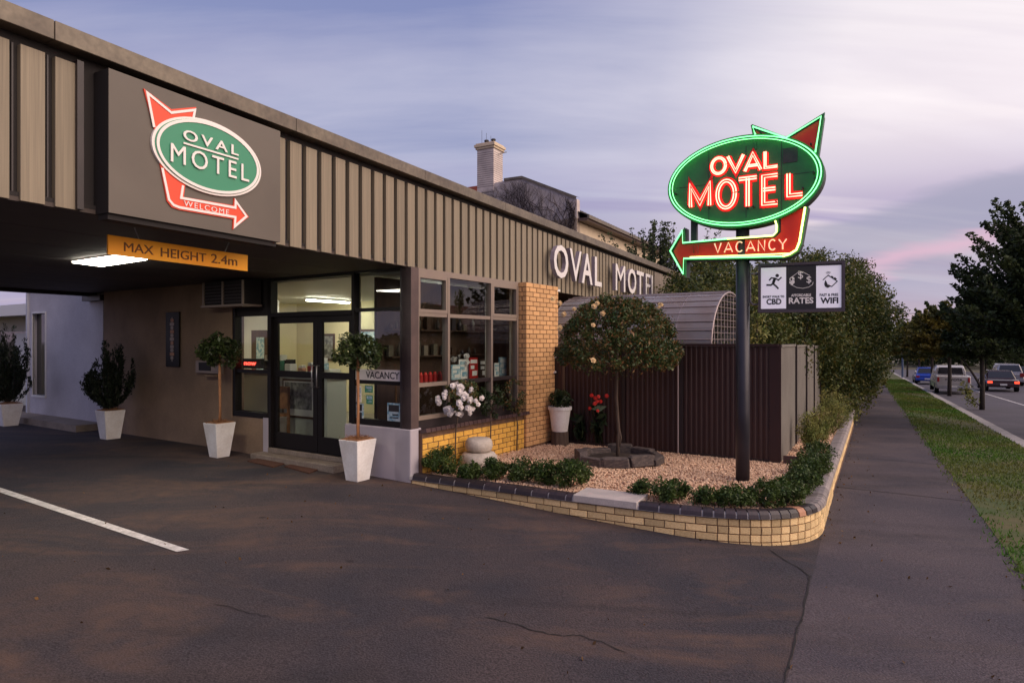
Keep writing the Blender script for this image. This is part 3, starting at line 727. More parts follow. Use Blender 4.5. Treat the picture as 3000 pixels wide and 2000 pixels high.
# door set
z_dt = hit(900, 945, FD)[1]
bar(FD, dr0+.03, dr1, z_head-.06, z_head+.01, BF, motel, 'door_head', -.13, 0)
box_part('pane', FD, dr0+.03, dr1-.05, -.062, -.058, z_head+.01, 3.0, M['glassd'], motel)
bar(FD, dr0+.03, dr1, 3.0, 3.05, BF, motel, 'transom_top'); bar(FD, dr1-.06, dr1+.03, z_floor, 3.05, BF, motel, 'door_jamb', -.13, .003)
mid = aD(922); stl = .10
def door_leaf(a0, a1, hinge_left):
    d = box_part('door', FD, a0, a1, -.10, -.055, z_floor, z_floor+.26, BF, motel)
    for x0, x1 in ((a0, a0+stl), (a1-stl, a1)): box_part('stile', FD, x0, x1, -.10, -.055, z_floor+.26, z_head-.06, BF, d)
    box_part('rail', FD, a0+stl, a1-stl, -.10, -.055, z_dt, z_head-.06, BF, d)
    box_part('rail', FD, a0+stl, a1-stl, -.10, -.055, 1.42, 1.52, BF, d)
    box_part('pane', FD, a0+stl, a1-stl, -.080, -.076, z_floor+.26, z_dt, M['glassd'], d)
    h = MB(); hx = a0+.05 if hinge_left else a1-.05
    h.tube([FD.pt(hx, -.05, 1.28), FD.pt(hx, .01, 1.28), FD.pt(hx, .01, 1.62), FD.pt(hx, -.05, 1.62)], .011); h.build('handle', M['steel'], d, smooth=True)
door_leaf(mid+.006, dr1-.06, True); door_leaf(dr0+.03, mid-.006, False)
# window left of the door
w2 = box_part('reception_window', FD, dr1+.03, winL1, -.14, .01, z_win0-.06, z_win0+.03, BF, motel)
a5, a6 = dr1+.03, winL1
box_part('pane', FD, a5, a6-.05, -.062, -.058, z_win0+.03, 1.46, M['glassd'], w2); box_part('pane', FD, a5, a6-.05, -.062, -.058, 1.52, z_head-.03, M['glassd'], w2)
bar(FD, a5, a6, 1.46, 1.52, BF, w2); bar(FD, a6-.05, a6+.02, z_win0-.06, 3.05, BF, w2, b0=-.13, b1=.006)
box_part('dark_panel', FD, a5, a6-.05, -.12, -.03, z_head-.03, 3.05, M['dark'], motel)
bar(FD, a6+.02, a6+.16, z_win0-.1, 3.0, M['render'], motel, 'window_reveal', -.05, .02)
# ---- window wall (frame FB)
aB = lambda px: ha(px, FB)
B0, B1 = aB(1224), aB(1521); m1, m2 = aB(1317), aB(1443)
FR = M['frame']; z3 = hit(1224, 797, FB)[1]; z2 = hit(1224, 917, FB)[1]; z1 = 1.40; z0 = .93
ww = box_part('side_window', FB, B0, B1, -.12, -.02, z3-.02, 3.05, FR, motel)
xs = [B0, m1, m2, B1]
for a in (m1, m2): box_part('mullion', FB, a-.025, a+.025, -.12, -.01, z0, z3-.02, FR, ww)
box_part('mullion', FB, B1-.05, B1, -.12, -.012, z0, z3-.02, FR, ww); box_part('mullion', FB, B0, B0+.045, -.12, -.012, z0, z3-.02, FR, ww)
for i in range(3):
    p, q = xs[i]+.03, xs[i+1]-.03
    box_part('transom', FB, p, q, -.11, -.02, z2-.04, z2+.015, FR, ww)
    box_part('rail', FB, p, q, -.11, -.02, z1-.055, z1, M['darkbrown'] if i else FR, ww)
    if i != 1:   # opening sash
        for (u0, u1, v0, v1) in ((p, q, z2+.015, z2+.065), (p, q, z3-.07, z3-.02), (p, p+.04, z2+.065, z3-.07), (q-.04, q, z2+.065, z3-.07)): box_part('sash', FB, u0, u1, -.08, -.012, v0, v1, FR, ww)
    box_part('pane', FB, p, q, -.062, -.058, z2+.015, z3-.02, M['glass'], ww)
    box_part('pane', FB, p, q, -.063, -.059, z1, z2-.04, M['glass'], ww)
    box_part('pane', FB, p, q, -.062, -.058, z0, z1-.055, M['glass'], ww)
    box_part('rail', FB, p, q, -.11, -.012, z0-.06, z0, FR if i == 0 else M['darkbrown'], ww)
box_part('apron', FB, .0+.15, B1, -.14, -.03, z0-.2, z0-.06, M['darkbrown'], motel)
# sill tiles
zb = hit(1224, 1277, FB, .12)[1]
sm = unitbox('sill_tile', M['sill'], .04); a = .16
while a < B1+.02:
    inst('sill_tile', sm, motel, FB.pt(a+.055, .02, zb+.03), FB.rot(), (.104, .27, .06), rx=-.22); a += .112
MB().box(FB, .152, B1, -.13, .085, zb-.05, zb+.012).build('sill_bed', M['mortar'], motel)
# brick base
bw = MB().box(FB, .152, B1+.02, -.2, .082, -.1, zb-.05).build('base_wall', M['mortar'], motel)
bO = unitbox('brick', M['brickO'], .035)
nrow = 7
for c in range(nrow):
    z = zb-.052-CH*(c+.5); a = .155-(.12 if c % 2 else 0)
    while a < B1+.0:
        l0 = max(a, .155); l1 = min(a+.23, B1+.02)
        if l1-l0 > .04: inst('brick', bO, bw, FB.pt((l0+l1)/2, .05, z), FB.rot(), (l1-l0-.01, .085, CH-.011))
        a += .24
# brick pillar
P0, P1 = aB(1524), aB(1617)
P1 = P0+1.16
pil = MB().box(FB, P0+.012, P1-.01, -.3, .115, .05, 3.046).build('brick_pillar', M['mortar'], motel)
bP = unitbox('brick', M['brickP'], .03)
c = 0
zt = 3.046-CH/2
while zt > .10:
    a = P0+.0-(.12 if c % 2 else 0)
    while a < P1-.02:
        l0 = max(a, P0); l1 = min(a+.23, P1)
        if l1-l0 > .04: inst('brick', bP, pil, FB.pt((l0+l1)/2, .085, zt), FB.rot(), (l1-l0-.01, .085, CH-.011))
        a += .24
    if c % 2 == 0: inst('brick', bP, pil, FB.pt(P0+.052, -.06, zt), FB.rot(), (.105, .20, CH-.011))
    else: inst('brick', bP, pil, FB.pt(P0+.052, -.09, zt), FB.rot(), (.105, .22, CH-.011))
    zt -= CH; c += 1
# walls further along under the fascia
MB().box(FA, 4.6, 19.4, -1.0, -.8, -.3, 3.05).build('side_wall', M['wood'], motel)
MB().box(FB, P1-.02, P1+.10, -.9, -.06, -.1, 3.05).build('side_wall', M['wood'], motel)
# ---- reception room inside
rm = MB()
FRm = FB
rm.box(FRm, .02, 5.2, -8.4, -.14, z_floor-.08, z_floor); rm.build('reception_floor', M['floorin'], motel)
MB().box(FRm, 4.6, 4.7, -8.3, -.3, z_floor, 3.04).build('reception_wall', M['wallin'], motel)
MB().box(FRm, .24, 4.6, -8.3, -8.2, z_floor, 3.04).build('reception_wall', M['wallin'], motel)
MB().box(FRm, .24, 4.6, -8.2, -.14, 3.0, 3.04).build('reception_ceiling', M['white'], motel)
MB().box(FRm, .3, 2.95, -1.0, -.94, z_floor, 2.98).build('shelf_screen', M['wood'], motel)
MB().box(FRm, 2.95, 3.0, -1.0, -.2, z_floor, 2.98).build('shelf_screen', M['wood'], motel)
MB().box(FRm, 3.0, 3.06, -8.2, -6.9, z_floor, 2.98).build('partition', M['white'], motel)
for k_, (a, b, lab) in enumerate(((1.0, -6.9, 'bright fluorescent batten on the reception ceiling above the doors'), (2.2, -1.6, 'fluorescent batten seen through the pane above the vacancy sign'), (3.6, -5.8, 'fluorescent batten deepest inside the reception'))):
    t = thing('ceiling_light', FRm.pt(a, b, 2.93), lab, 'light', 'lights on the reception ceiling')
    box_part('housing', FRm, a-.62, a+.62, b-.09, b+.09, 2.955, 3.0, M['white'], t); box_part('diffuser', FRm, a-.6, a+.6, b-.06, b+.06, 2.925, 2.955, M['lampi'], t)
for a_, b_, w_ in ((1297, 1313, 0), (1422, 1441, 0), (1494, 1510, 0)):
    box_part('curtain', FB, ha(a_, FB, -.16), ha(b_, FB, -.16), -.17, -.16, .95, 3.0, M['curtain'], motel)
box_part('curtain', FD, ha(1056, FD, -.15), ha(1038, FD, -.15), -.16, -.15, 1.5, 3.0, M['wallin'], motel)
# canopy light
t = thing('canopy_light', (-5.2, 8.33, 3.02), 'glowing flat fluorescent panel fixed under the dark drive-through canopy', 'light')
c4 = [zhit(212, 766, 3.03), zhit(298, 777, 3.03), zhit(432, 757, 3.03), zhit(338, 747.5, 3.03)]
c4 = [np.array(p) for p in c4]
mbx = MB(); mbx.hexa([(p[0], p[1], 3.012) for p in c4], [(p[0], p[1], 3.03) for p in c4]); mbx.build('diffuser', M['lamp'], t)
cc = sum(c4)/4
mbx = MB(); q = [cc+(p-cc)*1.04 for p in c4]; mbx.hexa([(p[0], p[1], 3.0302) for p in q], [(p[0], p[1], 3.0495) for p in q]); mbx.build('housing', M['white'], t)
# ---- white wall beyond the canopy
Fw = FD.off(0, -.10)
a0w, a1w = ha(302, Fw), ha(86, Fw)
t = thing('courtyard_wall', Fw.pt((a0w+a1w)/2, 0, .1), 'pale rendered wall with a narrow slit window beyond the canopy', 'wall')
s0, s1 = ha(134, Fw), ha(97, Fw); zz0 = hit(115, 1157, Fw)[1]; zz1 = hit(115, 918, Fw)[1]
mb = MB(); zt = 3.25
mb.box(Fw, a0w, s0, -.2, 0, -.1, zt); mb.box(Fw, s1, a1w, -.2, 0, -.1, zt); mb.box(Fw, s0, s1, -.2, 0, -.1, zz0); mb.box(Fw, s0, s1, -.2, 0, zz1, zt); mb.build('wall', M['renderw'], t)
wf = MB(); wf.box(Fw, s0-.02, s1+.02, -.06, .03, zz0-.05, zz0); wf.box(Fw, s0-.03, s0, -.04, .02, zz0, zz1); wf.box(Fw, s1, s1+.03, -.04, .02, zz0, zz1); wf.box(Fw, s0-.03, s1+.03, -.04, .02, zz1, zz1+.04); wo_ = wf.build('slit_window', M['white'], t)
box_part('pane', Fw, s0, s1, -.09, -.08, zz0, zz1, M['carglass'], wo_)
box_part('downpipe', Fw, a1w, a1w+.07, -.03, .05, .1, 3.4, M['awning'], t)
box_part('wall_capping', Fw, a0w-.1, a1w, -.24, .05, zt, zt+.08, M['cap'], t)
MB().box(Fw, a0w-.05, a1w+.5, .0, .55, -.1, .24).build('concrete_plinth', M['step'], t)
box_part('gutter_bracket', Fw, a0w-.2, a0w+.6, -.1, .16, 2.88, 3.0, M['darkbrown'], t)
# far unit block at the left edge
Fu = FD.off(13.5, -1.5)
t = thing('unit_block', Fu.pt(3, 0, 0), 'pale motel units with a long white gutter at the far left edge', 'building')
MB().box(Fu, -.2, 9, -4, 0, -.2, 2.75).build('wall', M['curtain'], t)
MB().box(Fu, -.4, 9.2, -4.2, .9, 2.75, 2.95).build('roof', M['awning'], t)
MB().box(Fu, -.4, 9.2, .9, 1.0, 2.70, 3.0).build('gutter', M['white'], t)
for k in range(3):
    wv = box_part('window', Fu, .3+k*2.6, 2.3+k*2.6, 0, .04, .9, 2.3, M['carglass'], t)
    box_part('curtain', Fu, .4+k*2.6, 1.2+k*2.6, .041, .06, .95, 2.25, M['white'], wv)
x, y = Fu.pt(3.5, -8, 0)[:2]
T = thing('garden_tree', (x, y, 0), 'dark tree behind the motel units at the far left edge', 'tree'); P = np.vstack([blob((x+q, y, 3.2), (3, 3, 2.6), 3000, .4) for q in (-5, -1, 3)]); leaves('crown', P, .3, M['leaftree'], T)
mb = MB(); mb.tube([(x, y, -.1), (x, y, 3.5)], [.2, .12], 8); mb.build('trunk', M['bark2'], T)
# ================================================================== ON THE DOOR WALL
t = thing('air_conditioner', FD.pt(aD(705), .1, 2.5), 'boxy wall air conditioner with a dark grille above the reception window', 'air conditioner')
x0, x1 = aD(768), aD(650); zc0, zc1 = hit(700, 897, FD, .2)[1], hit(700, 824, FD, .2)[1]
MB().box(FD, x0, x1, 0.02, .34, zc0+.03, zc1).build('casing', M['dark'], t)
box_part('shelf', FD, x0-.03, x1+.03, 0.02, .38, zc0-.01, zc0+.025, M['frame'], t)
for a in (x0, (x0+x1)/2-.02, x1-.03): box_part('bracket', FD, a, a+.035, .34, .365, zc0+.025, zc1, M['frame'], t)
for k in range(6): box_part('louvre', FD, x0+.04, x1-.04, .341, .352, zc0+.07+k*(zc1-zc0-.1)/6, zc0+.085+k*(zc1-zc0-.1)/6, M['darkbrown'], t)
t = thing('intercom_box', FD.pt(aD(622), .03, 1.6), 'small pale intercom box on the wall behind the left topiary', 'intercom')
x0, x1 = aD(657), aD(586); zi0, zi1 = hit(620, 1093, FD)[1], hit(620, 1056, FD)[1]
box_part('casing', FD, x0, x1, .003, .09, zi0, zi1, M['frame'], t, .008); box_part('keypad', FD, x0+.22*(x1-x0)+.1, x1-.12, .091, .1, zi0+.05, zi1-.03, M['blackframe'], t)
t = thing('key_drop_ledge', FD.pt(aD(640), .03, 1.4), 'small ledge under the intercom box', 'shelf'); box_part('ledge', FD, x0+.1, x1-.3, .003, .12, zi0-.05, zi0-.02, M['render'], t)
t = thing('wall_plaque', FD.pt(aD(511), .02, 1.6), 'tall narrow black board with a column of pale and orange characters on the taupe wall', 'sign')
x0, x1 = aD(530), aD(491); zp0, zp1 = hit(510, 1074, FD)[1], hit(510, 914, FD)[1]
box_part('board', FD, x0, x1, .003, .04, zp0, zp1, M['blackframe'], t, .008)
mb = MB(); mo = MB(); nn_ = 8; xm = (x0+x1)/2
for k, ch in enumerate('OFFICE24'[:nn_]):
    zc = zp1-.14-k*(zp1-zp0-.2)/nn_
# the print is a pale strip with small marks (too small to read in the photograph)
for k in range(11):
    zc = zp1-.16-k*(zp1-zp0-.26)/11
    wdt = [.05, .07, .045, .06][k % 4]
    (mb if k % 3 else mo).box(FD, xm-wdt, xm+wdt, .041, .045, zc-.028, zc+.028)
mb.box(FD, xm-.012, xm+.012, .0405, .043, zp0+.1, zp1-.1)
mb.build('print', M['frame'], t); mo.build('print', M['copeo'], t)
# led sign
t = thing('led_sign', FD.pt(aD(708), -.2, 1.55), 'small red illuminated word sign inside the left reception window', 'sign')
x0, x1 = aD(733), aD(690)
box_part('case', FD, x0-.05, x1+.03, -.24, -.16, z_mid+.03, z_mid+.2, M['blackframe'], t)
mb = MB(); text_mb(mb, 'now', FD, x1-.02, x0+.06, z_mid+.085, z_mid+.14, -.158, -.152, bold=.02); mb.build('lettering', M['ledred'], t)
# window sign VACANCY
t = thing('vacancy_sign', FD.pt(aD(1103), -.1, 1.45), 'white VACANCY strip in the window right of the doors', 'sign')
x0, x1 = aD(1169), aD(1038); zv0, zv1 = hit(1150, 1119, FD)[1]+.005, hit(1150, 1085, FD)[1]+.005
box_part('panel', FD, x0, x1, -.035, -.028, zv0, zv1, M['printw'], t)
mb = MB(); xr = lambda px: ha(px, FD)
text_mb(mb, 'VACANCY', FD, xr(1068), xr(1166), zv0+.035, zv1-.03, -.0278, -.0255, bold=.01); mb.build('lettering', M['printk'], t)
def poster(name, F, px0, px1, py0, py1, m, label, b=-.055, extra=None):
    a0, a1 = ha(px0, F), ha(px1, F); z0_, z1_ = hit((px0+px1)/2, py1, F)[1], hit((px0+px1)/2, py0, F)[1]
    t = thing(name, F.pt((a0+a1)/2, b, z0_), label, 'poster'); s_ = 1 if a1 > a0 else -1
    box_part('paper', F, a0, a1, b, b+.003, z0_, z1_, m, t)
    w_, h_ = abs(a1-a0), z1_-z0_; am = min(a0, a1)
    mb = MB()
    for (u0, u1, v0, v1) in (extra or [(.1, .9, .55, .9), (.15, .6, .35, .42), (.15, .8, .2, .26)]): mb.box(F, am+w_*u0, am+w_*u1, b+.0031, b+.005, z0_+h_*v0, z0_+h_*v1)
    mb.build('print', M['blue'] if m is not M['blue'] else M['printk'], t)
poster('poster', FD, 1128, 1166, 1181, 1237, M['blue'], 'blue and white poster low in the corner window', -.05)
poster('sticker_sheet', FD, 1036, 1052, 1130, 1178, M['printw'], 'white sheet of stickers at the upper left of the lower shop window', -.05)
poster('sticker_sheet', FD, 1036, 1058, 1182, 1230, M['blue'], 'sheet with two round emblems at the foot of the shop window', -.05, [(.2, .8, .55, .95), (.2, .8, .1, .45)])
poster('sticker', FD, 1062, 1085, 1130, 1150, M['printg'], 'green square sticker on the shop window behind the bamboo stem', -.05)
poster('sticker', FD, 1066, 1085, 1158, 1184, M['printg'], 'lower green leaf shaped sticker on the shop window', -.05)
# door mats
for (p, lab) in (([(725, 1352), (790, 1338), (860, 1352), (800, 1370)], 'brown door mat left of the pair in front of the step'), ([(833, 1368), (890, 1352), (955, 1368), (905, 1388)], 'brown door mat right of the pair in front of the step')):
    W_ = [ghit(*q) for q in p]; mb = MB(); mb.hexa([(x, y, GXY(x, y)+.002) for x, y in W_], [(x, y, GXY(x, y)+.02) for x, y in W_]); o = mb.build('door_mat', M['mat1']); single(o, lab, 'mat', 'door mats at the office step')
# ================================================================== ROOF SIGN BOARD
bb = .16
t = thing('office_sign', FA.pt(-3, bb, 3.05), 'large brown sign board with a green oval and red arrow on the canopy edge', 'sign')
sA0, sA1 = ha(318.5, FA, bb), ha(821, FA, bb); zB0 = hit(318.5, 622, FA, bb)[1]; zB1 = hit(318.5, 199.5, FA, bb)[1]
MB().box(FA, sA0, sA1, -.04, bb-.008, zB0-.0, zB1).build('case', M['dark'], t); MB().box(FA, sA0, sA1, bb-.008, bb, zB0, zB1).build('board', M['panelt'], t)
box_part('fascia_post', FA, sA0-.17, sA0-.12, -.04, .03, 3.06, 4.25, M['darkbrown'], motel)
MB().box(FA, sA0+.01, sA1-.03, .0, bb-.03, zB0-.05, zB0-.001).build('bottom_rail', M['dark'], t)
def R8(x, y): return (200+x/2.529, 200+y/2.529)
def pA(x, y): return hit(*R8(x, y), FA, bb)
red = [pA(*p) for p in ((556, 158), (755, 312), (938, 296), (930, 370), (1180, 950), (1225, 965), (1325, 1100), (1218, 1190), (1222, 1122), (800, 1040), (755, 1015), (722, 965), (680, 735), (620, 450))]
tail = [pA(*p) for p in ((552, 152), (757, 306), (942, 290), (922, 420), (640, 480))]
low = [pA(*p) for p in ((672, 700), (725, 985), (760, 1030), (815, 1050), (1216, 1118), (1212, 1196), (1332, 1102), (1222, 962), (1218, 1018), (850, 955), (862, 860))]
mb = MB(); mb.prism(FA, tail, bb, bb+.012); mb.prism(FA, low, bb+.0, bb+.012); mb.build('arrow', M['printr'], t)
mb = MB()
mb.ribbon(FA, [pA(*p) for p in ((628, 440), (578, 186), (755, 332), (930, 312), (918, 380))], .022, bb+.012)
mb.ribbon(FA, [pA(*p) for p in ((688, 740), (738, 975), (772, 1015), (815, 1032), (1230, 1104), (1226, 1172), (1312, 1098), (1232, 985), (1230, 1035), (828, 962), (842, 870))], .022, bb+.012)
mb.build('arrow_outline', M['printw'], t)
EP = [pA(*p) for p in ((602, 545), (655, 425), (755, 365), (900, 355), (1100, 420), (1250, 520), (1412, 810), (1340, 920), (1180, 962), (960, 905), (780, 795), (640, 650))]
ca, cz, ra, rz = fit_ellipse(EP)
mb = MB(); mb.prism(FA, circ(ca, cz, ra, rz, 64), bb, bb+.022); mb.build('oval_rim', M['printw'], t)
mb = MB(); mb.prism(FA, circ(ca, cz, ra*.955, rz*.945, 64), bb+.022, bb+.028); mb.build('oval_face', M['printg'], t)
mb = MB(); mb.ribbon(FA, circ(ca, cz, ra*.915, rz*.90, 64), .026, bb+.028, closed=True); mb.build('oval_line', M['printw'], t)
def letters(body, F, b0, b1, a0, a1, z0, z1, m, parent, name='lettering', bold=.0, space=1.0, sh=None):
    mb = MB(); text_mb(mb, body, F, a0, a1, z0, z1, b0, b1, bold=bold, space=space); return mb.build(name, m, parent, fixn=False)
q0, q1 = pA(830, 500), pA(1240, 640); zO1 = pA(872, 466)[1]; zO0 = pA(872, 545)[1]
letters('OVAL', FA, bb+.034, bb+.044, q0[0], q1[0], zO0, zO1, M['printw'], t, space=1.35, bold=.012)
q0, q1 = pA(738, 600), pA(1318, 830); zO1 = pA(785, 570)[1]; zO0 = pA(785, 700)[1]
letters('MOTEL', FA, bb+.034, bb+.044, q0[0], q1[0], zO0-.01, zO1+.0, M['printw'], t, space=1.3, bold=0)
mb = MB(); r0, r1 = pA(834, 556), pA(1240, 680); mb.box(FA, r0[0], r1[0], bb+.034, bb+.04, (r0[1]+r1[1])/2-.008, (r0[1]+r1[1])/2+.008); mb.build('rule', M['printw'], t)
q0, q1 = pA(848, 1000), pA(1182, 1065); zO1 = pA(870, 982)[1]; zO0 = pA(870, 1026)[1]
letters('WELCOME', FA, bb+.012, bb+.02, q0[0], q1[0], zO0, zO1-.005, M['printw'], t, space=1.25, bold=-.008)
# height bar
def R8b(x, y): return (200+x/2.529, 200+y/2.529)
FH = FA.off(0, -.35)
cL = hit(*R8b(296, 1232), FH); cR = hit(*R8b(1330, 1385), FH); cLb = hit(*R8b(296, 1378), FH); cRb = hit(*R8b(1328, 1503), FH)
t = thing('height_sign', FH.pt((cL[0]+cR[0])/2, 0, cLb[1]), 'orange MAX HEIGHT 2.4m bar hanging under the canopy edge', 'sign')
hz1 = (cL[1]+cR[1])/2; hz0 = (cLb[1]+cRb[1])/2
MB().prism(FH, [(cLb[0], cLb[1]), (cRb[0], cRb[1]), (cR[0], cR[1]), (cL[0], cL[1])], -.02, .0).build('board', M['orange'], t)
def pH(x, y): return hit(*R8b(x, y), FH)
for wd, x0_, x1_, y0_, y1_ in (('MAX', 412, 630, 1290, 1355), ('HEIGHT', 685, 1020, 1330, 1395), ('2.4m', 1058, 1250, 1375, 1440)):
    a0_, a1_ = pH(x0_, 1300)[0], pH(x1_, 1300)[0]; zz1_ = pH(x0_+15, y0_)[1]; zz0_ = pH(x0_+15, y1_+2)[1]
    letters(wd, FH, .0, .006, a0_, a1_, zz0_, zz1_, M['brownt'], t, bold=0)
for x, y, x2, y2 in ((543, 1275, 488, 1140), (1155, 1365, 1190, 1265)):
    a, z = pH(x, y); a2, z2_ = hit(*R8b(x2, y2), FH); ch = MB(); ch.tube([FH.pt(a, -.01, z-.03), FH.pt(a2, .0, 3.055)], .006, 4); ch.build('chain', M['steel'], t)
# ================================================================== FACADE LETTERS
t = thing('facade_lettering', FA.pt(8, .2, 3.3), 'large pale three-dimensional OVAL MOTEL letters fixed to the brown boards', 'sign')
fb0, fb1 = .12, .21
zf1 = hit(1645, 718, FA, fb1)[1]; zf0 = hit(1645, 815, FA, fb1)[1]
for ch, x0_, x1_ in (('O', 1623, 1665), ('V', 1669.5, 1704), ('A', 1705, 1736), ('L', 1743, 1763), ('M', 1804, 1832), ('O', 1840, 1864), ('T', 1866, 1886), ('E', 1892, 1906), ('L', 1909, 1921)):
    mb = MB(); text_mb(mb, ch, FA, ha(x0_, FA, fb1), ha(x1_, FA, fb1), zf0, zf1, fb0, fb1, bold=0 if ch in 'MVE' else .014)
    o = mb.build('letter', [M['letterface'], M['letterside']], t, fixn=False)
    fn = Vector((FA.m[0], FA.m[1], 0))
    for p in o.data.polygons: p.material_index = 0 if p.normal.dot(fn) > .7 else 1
# ================================================================== NEON POLE SIGN
PX, PY = 3.13, 8.80
t = thing('sign_pole', (PX, PY, .12), 'tall round charcoal steel pole rising from the gravel and carrying the neon sign', 'pole')
mb = MB(); mb.lathe((PX, PY, .05), [(.092, 0), (.090, 1.0), (.088, 3.62)], 28); mb.build('shaft', M['pole'], t, smooth=False)
for p in t.children[0].data.polygons: p.use_smooth = len(p.vertices) == 4
sg = thing('neon_sign', (PX, PY, 3.0), 'neon sign with a green oval, glowing red OVAL MOTEL letters and a VACANCY arrow', 'neon sign')
def R6(x, y): return (1900+x/2.413, 300+y/2.413)
BFc = .11
def pN(x, y, b=BFc): return hit(*R6(x, y), FN, b)
EP = [pN(*p) for p in ((158, 620), (215, 430), (400, 305), (730, 252), (960, 262), (1130, 350), (1222, 500), (1200, 630), (1100, 740), (900, 835), (560, 880), (330, 820), (200, 720))]
ca, cz, ra, rz = fit_ellipse(EP)
# arrow pieces
fl = [pN(*p) for p in ((728, 160), (970, 250), (1238, 82), (1190, 420), (1100, 420), (760, 330))]
lowA = [pN(*p) for p in ((1130, 735), (1082, 1000), (1062, 1055), (1010, 1090), (960, 1105), (268, 1118), (262, 1235), (150, 1052), (258, 885), (258, 985), (880, 935), (912, 900), (905, 800), (1000, 740))]
mb = MB()
mb.prism(FN, circ(ca, cz, ra*1.02, rz*1.03, 72), -.12, .085)
mb.build('oval_case', M['signside'], sg)
mb = MB(); mb.prism(FN, fl, -.10, .07); mb.prism(FN, lowA, -.10, .07); mb.build('arrow_case', M['signside'], sg)
mb = MB(); mb.prism(FN, circ(ca, cz, ra*.98, rz*.97, 72), .085, .092); mb.build('oval_face', M['signgreen'], sg)
def shrink(P, k):
    P = np.array(P); c = P.mean(0); return [tuple(c+(p-c)*k) for p in P]
fl_in = [pN(*p) for p in ((752, 195), (975, 262), (1212, 118), (1180, 400), (1100, 410), (775, 320))]
low_in = [pN(*p) for p in ((1100, 745), (1062, 990), (1040, 1040), (1000, 1065), (955, 1082), (245, 1098), (242, 1190), (172, 1052), (238, 925), (238, 1003), (890, 955), (932, 915), (935, 810), (1000, 760))]
mb = MB(); mb.prism(FN, fl_in, .07, .076); mb.prism(FN, low_in, .07, .076); mb.build('arrow_face', M['signred'], sg)
mb = MB(); mb.ribbon(FN, circ(ca, cz, ra, rz, 72), .035, .08, closed=True, depth=.06); mb.build('oval_rim', M['signgreen'], sg)
rimp = [pN(*p) for p in ((1122, 735), (1078, 1000), (1055, 1050), (1005, 1082), (955, 1096), (262, 1110), (258, 1222), (155, 1052), (250, 898), (252, 992), (885, 942), (918, 905), (912, 810))]
mb = MB(); mb.ribbon(FN, rimp, .022, .07, depth=.04); mb.ribbon(FN, fl[:4]+[], .022, .07, depth=.04); mb.ribbon(FN, [fl[5], fl[0]], .022, .07, depth=.04); mb.build('arrow_rim', M['signgreen'], sg)
mb = MB()   # seams and small cover plates on the face
mb.box(FN, ca-ra*.9, ca+ra*.9, .092, .095, cz+.02, cz+.026)
for a in (-.45, .05, .5): mb.box(FN, ca+a*ra, ca+a*ra+.006, .092, .095, cz-rz*.8, cz+rz*.8)
mb.build('face_seams', M['tubeend'], sg)
box_part('cover_plate', FN, ca+ra*.52, ca+ra*.70, .092, .10, cz+rz*.30, cz+rz*.62, M['signside'], sg)
TB = BFc+.05
def tube_n(name, pts, m, r=.011, closed=False, b=TB):
    mb = MB(); mb.tube([FN.pt(a, b, z) for a, z in pts], r, 6, closed); return mb.build(name, m, sg, smooth=True, fixn=False)
tube_n('neon_tube', circ(ca, cz, ra*.985, rz*.975, 72), M['neongreen'], .0085, True)
tube_n('neon_tube', circ(ca, cz, ra*.945, rz*.92, 72), M['neongreen'], .007, True)
mb = MB()
tube_n('neon_tube', [pN(*p) for p in ((760, 235), (740, 178), (975, 258), (1222, 108), (1182, 360))], M['neongreen'], .011)
tube_n('neon_tube', [pN(*p) for p in ((1110, 745), (1070, 990), (1048, 1045), (1000, 1076), (952, 1090))], M['neonyellow'], .013)
tube_n('neon_tube', [pN(*p) for p in ((950, 1090), (255, 1106), (252, 1215), (160, 1052), (246, 908), (248, 996), (560, 968))], M['neongreen'], .011)
tube_n('neon_tube', [pN(*p) for p in ((562, 968), (885, 945), (908, 920), (912, 880), (900, 840))], M['neonyellow'], .011)
tube_n('neon_tube', [pN(*p) for p in ((1000, 1070), (560, 1087), (300, 1095))], M['neonyellow'], .006)
# letters: strokes in unit boxes (x right, y up)
def arc(cx, cy, rx, ry, a0, a1, k=18): return [(cx+rx*math.cos(a0+(a1-a0)*i/k), cy+ry*math.sin(a0+(a1-a0)*i/k)) for i in range(k+1)]
GL = {'O': [arc(.5, .5, .5, .5, .1, 2*PI+.02, 26)], 'V': [[(0, 1), (.5, 0), (1, 1)]], 'A': [[(0, 0), (.5, 1), (1, 0)], [(.22, .3), (.8, .3)]], 'L': [[(0, 1), (0, 0), (1, 0)]],
      'M': [[(0, 0), (0, 1), (.5, .15), (1, 1), (1, 0)]], 'T': [[(0, 1), (1, 1)], [(.5, 1), (.5, 0)]], 'E': [[(1, 1), (0, 1), (0, 0), (1, 0)], [(0, .52), (.85, .52)]],
      'C': [arc(.55, .5, .5, .5, .8, 2*PI-.8, 18)], 'N': [[(0, 0), (0, 1), (1, 0), (1, 1)]], 'Y': [[(0, 1), (.5, .5), (1, 1)], [(.5, .5), (.5, 0)]]}
def offset_path(P, w):
    P = [np.array(p) for p in P]; out = []
    for i in range(len(P)):
        d1 = P[i]-P[i-1] if i > 0 else P[1]-P[0]; d2 = P[i+1]-P[i] if i < len(P)-1 else P[-1]-P[-2]
        d1 = d1/np.linalg.norm(d1); d2 = d2/np.linalg.norm(d2); nn = np.array([-(d1+d2)[1], (d1+d2)[0]]); nn /= max(np.linalg.norm(nn), .2)
        k = 1/max(.45, float(nn @ np.array([-d1[1], d1[0]]))); out.append(tuple(P[i]+nn*w*k))
    return out
